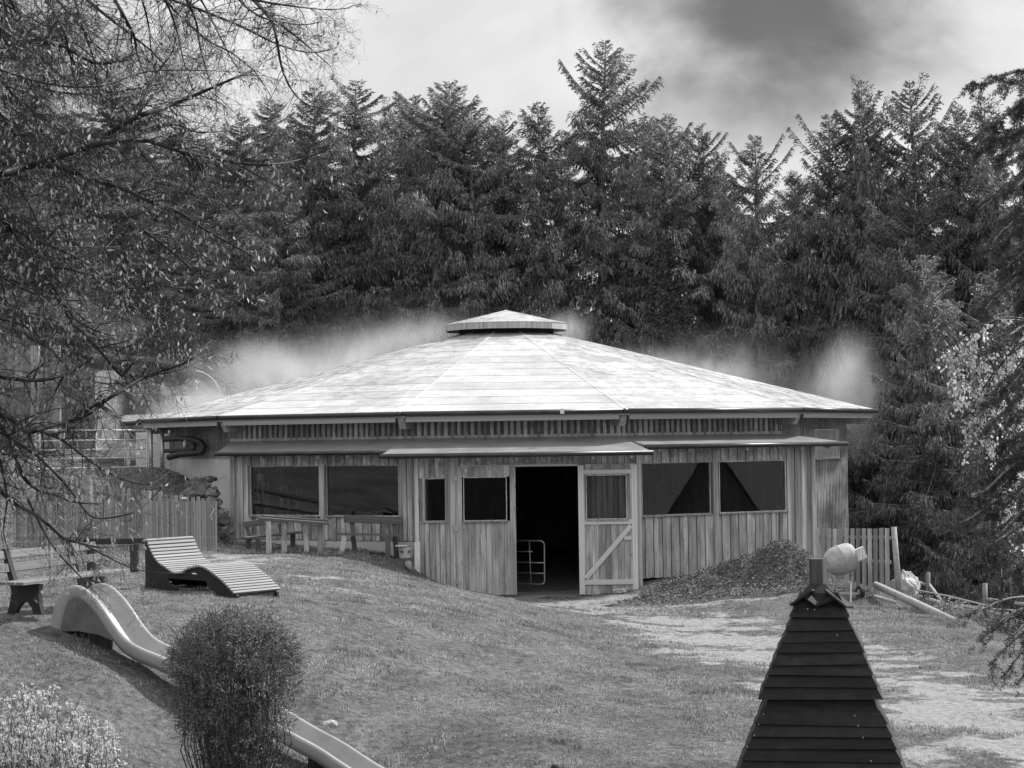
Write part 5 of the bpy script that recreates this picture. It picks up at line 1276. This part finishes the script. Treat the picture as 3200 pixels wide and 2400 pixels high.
# ---------------------------------------------------------------- bare linden at the left
def linden():
    r = random.Random(21); z1 = 1100 / 2212
    def A1(pts): return [(x * z1, y * z1) for x, y in pts]
    s2 = 800 / 2212
    def A2(pts): return [(x * s2, 700 + y * s2) for x, y in pts]
    s3 = 700 / 1936
    def A3(pts): return [(x * s3, 1300 + y * s3) for x, y in pts]
    limbs = [
        (A1([(0, 110), (130, 190), (270, 260), (400, 290), (590, 395), (750, 385), (850, 370)]), 19, .026),
        (A1([(0, 1100), (200, 1030), (400, 970), (620, 880), (760, 790), (900, 720), (1080, 660), (1290, 570), (1450, 500), (1600, 440)]), 17.5, .028),
        (A1([(500, 930), (640, 900), (800, 880), (950, 890), (1100, 940), (1250, 975), (1500, 1025), (1700, 1035), (1900, 1000), (2080, 930)]), 17.2, .020),
        (A1([(100, 1050), (330, 1040), (480, 1090), (620, 1140), (780, 1190), (950, 1270), (1100, 1320), (1300, 1450), (1500, 1560), (1650, 1640)]), 17.8, .022),
        (A1([(60, -40), (140, 150), (210, 300), (250, 430), (330, 600)]), 20, .022),
        (A1([(-20, 180), (60, 320), (130, 440), (200, 560), (230, 700)]), 18.5, .022),
        (A1([(330, -60), (350, 150), (400, 260), (480, 420), (600, 560), (700, 640)]), 19.5, .013),
        (A1([(700, -40), (790, 120), (840, 220), (860, 330), (900, 450), (960, 600)]), 20, .014),
        (A1([(480, -60), (620, 60), (800, 200), (950, 320), (1050, 430), (1150, 560), (1300, 640)]), 20.5, .014),
        (A1([(1150, -50), (1230, 130), (1260, 300), (1310, 480), (1340, 560)]), 19, .011),
        (A1([(1560, -30), (1700, 120), (1740, 260), (1770, 420), (1830, 560), (1920, 650), (2050, 690)]), 18.6, .013),
        (A1([(1350, -60), (1650, 10), (1850, 40), (2050, 60), (2200, 50)]), 18.4, .010),
        (A1([(900, -60), (1200, 40), (1500, 160), (1750, 280), (1950, 330), (2120, 300)]), 19.2, .012),
        (A1([(1700, 110), (1850, 220), (1980, 330), (2080, 420)]), 18.4, .009),
        (A1([(1000, -60), (1120, 90), (1300, 250), (1450, 330), (1600, 450), (1700, 600)]), 20, .011),
        (A1([(0, 600), (180, 680), (350, 800), (480, 930), (620, 1080)]), 19, .013),
        (A1([(870, 720), (930, 560), (1010, 430), (1080, 330), (1110, 220)]), 17.4, .010),
        (A1([(880, 820), (1000, 780), (1130, 790), (1240, 830), (1450, 820), (1600, 800)]), 17.0, .009),
        (A1([(1180, 960), (1260, 1060), (1320, 1180), (1400, 1260), (1540, 1400), (1640, 1500)]), 17.0, .009),
        (A1([(1450, 1010), (1600, 1090), (1750, 1170), (1880, 1210)]), 17.0, .008),
        (A1([(0, 1380), (160, 1480), (350, 1560), (520, 1640), (700, 1800)]), 18, .014),
        (A2([(-40, 240), (220, 390), (430, 560), (560, 700), (640, 810), (760, 890), (950, 960), (1100, 930)]), 18.6, .016),
        (A2([(40, -20), (200, 200), (370, 430), (470, 560), (540, 700), (640, 900), (700, 1100)]), 18.2, .018),
        (A2([(650, 880), (850, 1080), (1040, 1300), (1180, 1310), (1320, 1310), (1600, 1240), (1830, 1120)]), 17.8, .012),
        (A2([(700, 1640), (950, 1500), (1200, 1350), (1400, 1270), (1640, 1180), (1830, 1000)]), 17.4, .016),
        (A2([(900, 200), (1100, 430), (1260, 650), (1420, 790), (1560, 900), (1680, 960)]), 17.6, .010),
        (A2([(1250, 60), (1500, 250), (1700, 430), (1850, 560), (2100, 690)]), 17.0, .010),
        (A2([(1050, 1320), (1180, 1150), (1200, 950), (1230, 780)]), 17.6, .008),
        (A2([(0, 820), (250, 900), (500, 1150), (700, 1400), (900, 1600)]), 18.5, .012),
        (A2([(-20, 1310), (160, 1340), (330, 1350), (500, 1320), (640, 1270), (800, 1150)]), 17.2, .020),
        (A3([(-30, -20), (90, 20), (230, 130), (330, 120), (560, 60), (740, 0), (900, -100)]), 17.2, .024),
        (A3([(-30, 60), (60, 160), (130, 330), (200, 520), (330, 640), (480, 680), (620, 740), (860, 760)]), 17.6, .020),
        (A3([(-30, 620), (130, 760), (300, 850), (430, 950), (560, 1060), (700, 1100), (850, 1135), (1000, 1130), (1230, 1100)]), 17.0, .014),
        (A3([(560, 1060), (720, 1110), (880, 1190), (1080, 1290), (1300, 1350), (1600, 1360)]), 16.8, .008),
        (A3([(100, 200), (300, 330), (480, 500), (620, 660), (780, 860), (950, 880), (1180, 820), (1320, 700), (1450, 560)]), 17.4, .010),
        (A3([(330, 130), (520, 200), (700, 330), (900, 470), (1100, 560), (1300, 590), (1470, 480)]), 17.2, .010),
        (A3([(240, 720), (380, 1000), (500, 1180), (640, 1330), (760, 1460), (900, 1600)]), 16.8, .008),
        (A3([(0, 380), (60, 700), (30, 1000), (90, 1200)]), 17.0, .010),
    ]
    for i in range(34):
        a0 = r.uniform(15, 62); ln_ = r.uniform(380, 950)
        if i % 3 == 0: x0, y0 = r.uniform(-30, 800), -40; a0 = r.uniform(50, 80); ln_ = r.uniform(300, 620)
        else: x0, y0 = -30, r.uniform(-20, 950)
        if y0 > 900: ln_ *= .7
        pts = []; x, y, a = x0, y0, a0
        for k in range(6):
            pts.append((x, y)); x += math.cos(R_(a)) * ln_ / 5; y += math.sin(R_(a)) * ln_ / 5; a += r.uniform(-22, 14)
        limbs.append((pts, r.uniform(16.8, 21), r.uniform(.006, .013)))
    tx, ty = P(-420, 1000, 18.6).x, 18.8; g0 = gh(tx, ty)
    T = thing('linden_tree', (tx, ty, g0), 'bare linden with drooping twigs and dry leaves filling the upper left', 'tree')
    MB().tube([(tx, ty, g0 - .3), (tx, ty, g0 + 1.2), (tx + .05, ty, 3), (tx - .05, ty, 5.5), (tx, ty, 8), (tx + .1, ty, 11)], [.34, .27, .24, .19, .13, .05], 12).build('trunk', M['bark'], T, smooth=True)
    lm = MB(); tw = MB(); leaves = []; buds = []
    def limb_path(pts, Y):
        q = [P(x, y, Y + .5 * math.sin(i * 1.3 + x * .01)) for i, (x, y) in enumerate(pts)]; return q
    def grow(p, d, L, rad, lev, mb):
        n = 5 if lev < 2 else 4 if lev < 3 else 3; pts = [p]; rs = [rad]; q = p; bend = Vector((r.gauss(0, .25), r.gauss(0, .25), r.gauss(0, .15)))
        for i in range(n):
            d = (d + bend * .22 + Vector((r.gauss(0, .13), r.gauss(0, .13), r.gauss(0, .13) + (-.10 if lev < 2 else .03)))).normalized(); q = q + d * (L / n); pts.append(q); rs.append(rad * (1 - .78 * (i + 1) / n))
        mb.tube(pts, rs, 3 if lev > 0 else 4, caps=False)
        if lev >= 3:
            if r.random() < .9: buds.append(q)
            return
        k = {0: 11, 1: 9, 2: 7}[lev]; k = max(2, int(k * L * {0: 1.0, 1: 1.9, 2: 3.4}[lev] * r.uniform(.7, 1.2)))
        for _ in range(k):
            f = r.uniform(.12, 1); i = min(int(f * n), n - 1); b = pts[i].lerp(pts[i + 1], f * n - i)
            ax = (pts[i + 1] - pts[i]).normalized(); side = ax.cross(Vector((r.gauss(0, 1), r.gauss(0, 1), r.gauss(0, 1)))).normalized()
            nd = (ax * .7 + side * .75).normalized(); grow(b, nd, L * {0: .42, 1: .42, 2: .40}[lev] * r.uniform(.5, 1.3) * (1.15 - .5 * f), max(.0011, rad * (1 - .6 * f) * .5), lev + 1, mb)
            if lev >= 1 and r.random() < .075: leaves.append(b + Vector((0, 0, -.01)))
    for pts, Y, rad in limbs:
        q = limb_path(pts, Y); full = [Vector(v) for v in catmull([tuple(v) for v in q], 5)]
        if pts[0][0] < 60: 
            b = Vector((tx, ty, min(9.5, full[0].z + .5))); full = [b, b.lerp(full[0], .5) + Vector((0, 0, .1))] + full
        n = len(full); rs = [rad * 1.35 * (1 - .82 * i / n) for i in range(n)]; rs = [q_ * (1 + .12 * math.sin(i * 2.1)) for i, q_ in enumerate(rs)]
        lm.tube(full, rs, 6)
        Lt = sum((full[i + 1] - full[i]).length for i in range(n - 1))
        for i in range(n - 1):
            seg = full[i + 1] - full[i]
            if full[i].x / full[i].y < -.30: continue
            cnt = seg.length * (12.5 if full[i].x / full[i].y < -.15 else 9); cnt = int(cnt) + (1 if r.random() < cnt % 1 else 0)
            pyy = 1375 - (full[i].z - CAM_Z) / full[i].y * FOC
            if pyy > 1430 and r.random() < .6: continue
            for _ in range(cnt):
                b = full[i].lerp(full[i + 1], r.random()); ax = seg.normalized()
                side = ax.cross(Vector((0, 1, 0))).normalized() * (1 if r.random() < .5 else -1) + Vector((0, r.gauss(0, .7), 0)); side.normalize()
                L = r.uniform(.22, .85) * (1 - .45 * i / n); grow(b, (ax * .85 + side * .6).normalized(), L, max(.0022, min(rs[i] * .42, .006)), 1, tw)
    lm.build('limbs', M['twig'], T, smooth=True); o = tw.build('twigs', M['twig'], T); o['kind'] = 'stuff'
    Pt = np.array([tuple(v) for v in leaves]); n = len(Pt)
    D = norm(rng.normal(size=(n, 3)) * .5 + [0.1, 0, -1]); Sd = norm(np.cross(D, rnd_dir(rng, n))); L = rng.uniform(.032, .075, n); w = rng.uniform(.008, .015, n)
    # two facets with a fold so that leaves curl
    nrm_ = np.cross(D, Sd); V = np.empty((n, 5, 3)); V[:, 0] = Pt; V[:, 1] = Pt + D * (L * .45)[:, None] + Sd * w[:, None] + nrm_ * (w * .5)[:, None]; V[:, 2] = Pt + D * L[:, None]; V[:, 3] = Pt + D * (L * .45)[:, None] - Sd * w[:, None] + nrm_ * (w * .5)[:, None]; V[:, 4] = Pt + D * (L * .5)[:, None]
    b0 = np.arange(n)[:, None] * 5; F_ = np.concatenate([b0 + [0, 1, 2, 4], b0 + [0, 4, 2, 3]])
    o = np_obj('leaves', V.reshape(-1, 3), F_, M['leaf_dry'], T); o['kind'] = 'stuff'
    Pt = np.array([tuple(v) for v in buds]); k = rng.random(len(Pt)) < .22; Pt = Pt[k]; n = len(Pt); D = rnd_dir(rng, n)
    V, F_ = kites(Pt, D, norm(np.cross(D, rnd_dir(rng, n))), rng.uniform(.006, .012, n), .003); o = np_obj('buds', V, F_, M['leaf_dry'], T); o['kind'] = 'stuff'
    print('linden', len(lm.f), len(tw.f), len(leaves), len(buds))
linden()

# ---------------------------------------------------------------- clipped bush and blossoming shrub
def bush():
    r = random.Random(3); Y = 24.0; c = P(735, 2090, Y); zb = gh(c.x, Y) - .05; top = P(735, 1885, Y).z; a_ = 222 / FOC * Y; zc = c.z
    T = thing('round_bush', (c.x, Y, zb), 'round clipped bush with dense small leaves and bare stems below', 'bush')
    m = MB()
    def surf(u, v):     # unit direction -> radius of crown
        return 1
    for i in range(150):
        an = r.random() * 2 * PI; rr = math.sqrt(r.random()); bx, by = c.x + math.cos(an) * .30 * rr + r.gauss(0, .05), Y + math.sin(an) * .3 * rr
        el = r.uniform(.25, 1.35); ed = Vector((math.cos(an) * math.cos(el), math.sin(an) * math.cos(el), math.sin(el))); e = Vector((c.x, Y, zc - .15)) + Vector((ed.x * a_ * .82, ed.y * a_ * .82, ed.z * (top - zc + .12) * .85))
        b = Vector((bx, by, zb)); mid = b.lerp(e, .5) + Vector((math.cos(an) * .10 + r.gauss(0, .07), math.sin(an) * .08 + r.gauss(0, .07), .0)); mid2 = b.lerp(e, .8) + Vector((r.gauss(0, .03), r.gauss(0, .03), 0))
        m.tube([b, mid, mid2, e], [.012 * r.uniform(.4, 1.3), .007, .005, .002], 4, caps=False)
    # fine side twigs
    for i in range(1800):
        d = Vector((r.gauss(0, 1), r.gauss(0, 1), r.gauss(0, 1))).normalized(); s = r.uniform(.55, .98); p = Vector((c.x + d.x * a_ * s, Y + d.y * a_ * s, zc + d.z * (top - zc if d.z > 0 else 1.1) * s))
        if p.z < zb + .3: continue
        e = p + (d + Vector((r.gauss(0, .4), r.gauss(0, .4), r.gauss(.3, .4)))).normalized() * r.uniform(.08, .2); m.tube([p, e], [.003, .001], 3, caps=False)
    m.build('stems', M['stem'], T)
    nc = 5600; d = rnd_dir(rng, nc); lump = 1 + .09 * vnoise(d[:, 0] * 3 + 5, d[:, 2] * 3 + d[:, 1] * 2, .8, 7) + .05 * vnoise(d[:, 0] * 3, d[:, 2] * 3 + d[:, 1], .3, 9)
    s = rng.random(nc) ** .25 * lump; s = np.where(rng.random(nc) < .05, s * rng.uniform(1.0, 1.09, nc), s)
    hz = np.where(d[:, 2] > 0, top - zc, 1.6); wid = np.where(d[:, 2] > 0, 1.0, 1.0 - .10 * (-d[:, 2]) ** 1.5)
    C = np.stack([c.x + d[:, 0] * a_ * s * wid, Y + d[:, 1] * a_ * s * wid, zc + d[:, 2] * hz * s], 1)
    k = (rng.random(nc) < np.where(d[:, 2] > -.1, 1, np.maximum(.5, 1 + d[:, 2] * .8))) & (C[:, 2] > zb + .25); C, d = C[k], d[k]
    cnt = rng.integers(6, 20, len(C)); ix = np.repeat(np.arange(len(C)), cnt); n = len(ix); ax = norm(d + rng.normal(size=d.shape) * .35 + [0, 0, .45])[ix]
    Pt = C[ix] - ax * (rng.random(n) * .13)[:, None] + rng.normal(size=(n, 3)) * .014
    D = norm(ax * .5 + rng.normal(size=(n, 3)) * .6); V, F_ = kites(Pt, D, norm(np.cross(D, rnd_dir(rng, n))), rng.uniform(.016, .042, n), rng.uniform(.004, .010, n))
    o = np_obj('leaves', V, F_, M['leaf_bush'], T); o['kind'] = 'stuff'
def forsythia():
    r = random.Random(9); Y = 20.5; T = thing('blossoming_shrub', (P(150, 2400, Y).x, Y, gh(-4.8, Y)), 'low shrub covered in pale star shaped blossoms in the lower left corner', 'shrub')
    m = MB(); Pt = []; 
    for i in range(330):
        px = r.uniform(-130, 385); top = 2125 + abs(px - 120) ** 1.6 * .022 + r.uniform(0, 230); yy = Y + r.uniform(-.9, .9); e = P(px, top, yy); bb = Vector((e.x * .7 - 1.4 + r.gauss(0, .4), yy, gh(e.x, yy) - .05))
        if e.x / e.y > -.186: e.z -= .15
        mid = bb.lerp(e, .5) + Vector((r.gauss(0, .05), r.gauss(0, .05), 0)); m.tube([bb, mid, e], [.007, .005, .002], 4, caps=False)
        for _ in range(r.randint(3, 18)):
            f = 1 - r.random() ** 1.6 * .75; q = mid.lerp(e, (f - .5) * 2) if f > .5 else bb.lerp(mid, f * 2); Pt.append(tuple(q + Vector((r.gauss(0, .02), r.gauss(0, .02), r.gauss(0, .02)))))
    m.build('stems', M['stem'], T); Pt = np.array(Pt); n = len(Pt); Pr = np.repeat(Pt, 5, axis=0); nn = len(Pr); D = norm(rng.normal(size=(nn, 3)) + [0, -.4, -.2])
    V, F_ = kites(Pr, D, norm(np.cross(D, rnd_dir(rng, nn))), rng.uniform(.026, .052, nn), rng.uniform(.007, .013, nn)); o = np_obj('blossoms', V, F_, M['petal'], T); o['kind'] = 'stuff'
    n2 = 9000; Pg = Pt[rng.integers(0, n, n2)] + rng.normal(size=(n2, 3)) * [.06, .06, .08]; D = norm(rng.normal(size=(n2, 3)) + [0, 0, .4])
    V, F_ = kites(Pg, D, norm(np.cross(D, rnd_dir(rng, n2))), rng.uniform(.012, .03, n2), rng.uniform(.003, .006, n2)); o = np_obj('leaves', V, F_, M['leaf_bush'], T); o['kind'] = 'stuff'
M['stem'] = simple('shrub_stems', 0.03, 0.10, scale=20, rough=.7)
bush(); forsythia()
def weeds():
    r = random.Random(2); m = MB(); Pt = []
    for i in range(520):
        t = r.random(); px = 2860 + t * 330 + r.gauss(0, 18); Y = 48.5 - t * 6; q = P(px, 1885 + t * 90, Y); z = gh(q.x, q.y); h = r.uniform(.15, .5); e = Vector((q.x + r.gauss(0, .06), q.y, z + h)); m.tube([(q.x, q.y, z - .02), e], [.006, .002], 3, caps=False)
        for _ in range(7): Pt.append(tuple(Vector((q.x, q.y, z)).lerp(e, r.uniform(.3, 1.05)) + Vector((r.gauss(0, .035), r.gauss(0, .035), r.gauss(0, .02)))))
    T = thing('weeds', P(3020, 1920, 45), 'pale tall weeds along the edge behind the long timber', 'weeds'); T['kind'] = 'stuff'
    o = m.build('weed_stems', M['grass'], T); o['kind'] = 'stuff'; Pt = np.array(Pt); n = len(Pt); D = rnd_dir(rng, n)
    V, F_ = kites(Pt, D, norm(np.cross(D, rnd_dir(rng, n))), rng.uniform(.03, .08, n), rng.uniform(.008, .02, n)); o = np_obj('weed_leaves', V, F_, M['grass'], T); o['kind'] = 'stuff'
    # daisies scattered on the lawn
    n = 1500; y = rng.uniform(24, 36, n); x = rng.uniform(-.24, .24, n) * y; k = (vnoise(x, y, 1.2, 77) > .12); x, y = x[k], y[k]; n = len(x); z = fast_h(x, y) + .05
    V, F_ = kites(np.stack([x, y, z], 1), norm(np.stack([rng.normal(size=n), rng.normal(size=n), np.full(n, .3)], 1)), norm(rng.normal(size=(n, 3)) * [1, 1, .2]), .016, .007)
    tag(np_obj('daisies', V, F_, M['petal']), 'tiny white daisies dotted over the lawn', 'daisies', kind='stuff')
weeds()

# ---------------------------------------------------------------- steam rising off the wet roof
def steam(px, py, Y, rx, ry, rz_, dens, label, seed, tilt=0):
    import bmesh
    bm = bmesh.new(); bmesh.ops.create_icosphere(bm, subdivisions=3, radius=1); me = bpy.data.meshes.new('steam'); bm.to_mesh(me); bm.free()
    m = bpy.data.materials.new('steam_' + str(seed)); m.use_nodes = True; t = m.node_tree; t.nodes.clear(); out = t.nodes.new('ShaderNodeOutputMaterial')
    pv = t.nodes.new('ShaderNodeVolumePrincipled'); pv.inputs['Color'].default_value = g(.97); pv.inputs['Anisotropy'].default_value = .35
    tc = t.nodes.new('ShaderNodeTexCoord'); ln = N(t, 'ShaderNodeVectorMath', operation='LENGTH'); t.links.new(tc.outputs['Object'], ln.inputs[0])
    fall = mapr(t, ln.outputs['Value'], .0, 1.0, 1, 0)
    fall = mth(t, 'MULTIPLY', fall, fall)
    mp = N(t, 'ShaderNodeMapping'); mp.inputs['Scale'].default_value = (rx * .9, ry * .9, rz_ * .45); mp.inputs['Location'].default_value = (seed * 3.7, seed, 0); t.links.new(tc.outputs['Object'], mp.inputs[0])
    n = noise(t, mp.outputs[0], 1.0, 5, .6, 1.2); nn = mapr(t, n, .32, .78, .12, 1)
    t.links.new(mth(t, 'MULTIPLY', mth(t, 'MULTIPLY', fall, nn), dens), pv.inputs['Density']); t.links.new(pv.outputs[0], out.inputs['Volume'])
    me.materials.append(m); o = bpy.data.objects.new('steam', me); COL.objects.link(o); q = P(px, py, Y); o.location = q; o.scale = (rx, ry, rz_); o.rotation_euler = (0, R_(-tilt), 0)
    tag(o, label, 'steam', kind='stuff')
steam(930, 1190, 73, 6.6, 2.4, 1.9, 1.95, 'bank of steam drifting behind the left slope of the roof', 1, 15)
steam(760, 1140, 75, 4.0, 2.2, 1.5, 1.20, 'thin higher veil of steam left of the roof', 7, 8)
steam(1280, 1060, 75, 3.6, 2.0, 1.3, 1.05, 'thin steam behind the upper left of the roof', 2, 12)
steam(2640, 1250, 68.5, 2.1, 1.7, 3.1, 3.60, 'bright puff of steam rising over the right end of the roof', 3, -10)
steam(2240, 1180, 73, 6.0, 2.0, 1.1, 1.35, 'thin steam along the right slope of the roof', 4, -13)
steam(1020, 1150, 76, 8.0, 2.6, 2.6, .55, 'wide soft veil of steam over the whole left roof slope', 8, 15)
steam(2380, 1170, 74, 6.5, 2.2, 1.9, .5, 'wide soft veil of steam over the right roof slope', 9, -13)
steam(600, 1280, 71, 2.8, 2.0, 1.5, 1.80, 'steam hanging over the left end of the roof', 5, 8)
steam(1770, 1030, 73, 1.6, 1.3, 1.1, 1.35, 'wisp of steam right behind the roof cap', 6, 0)
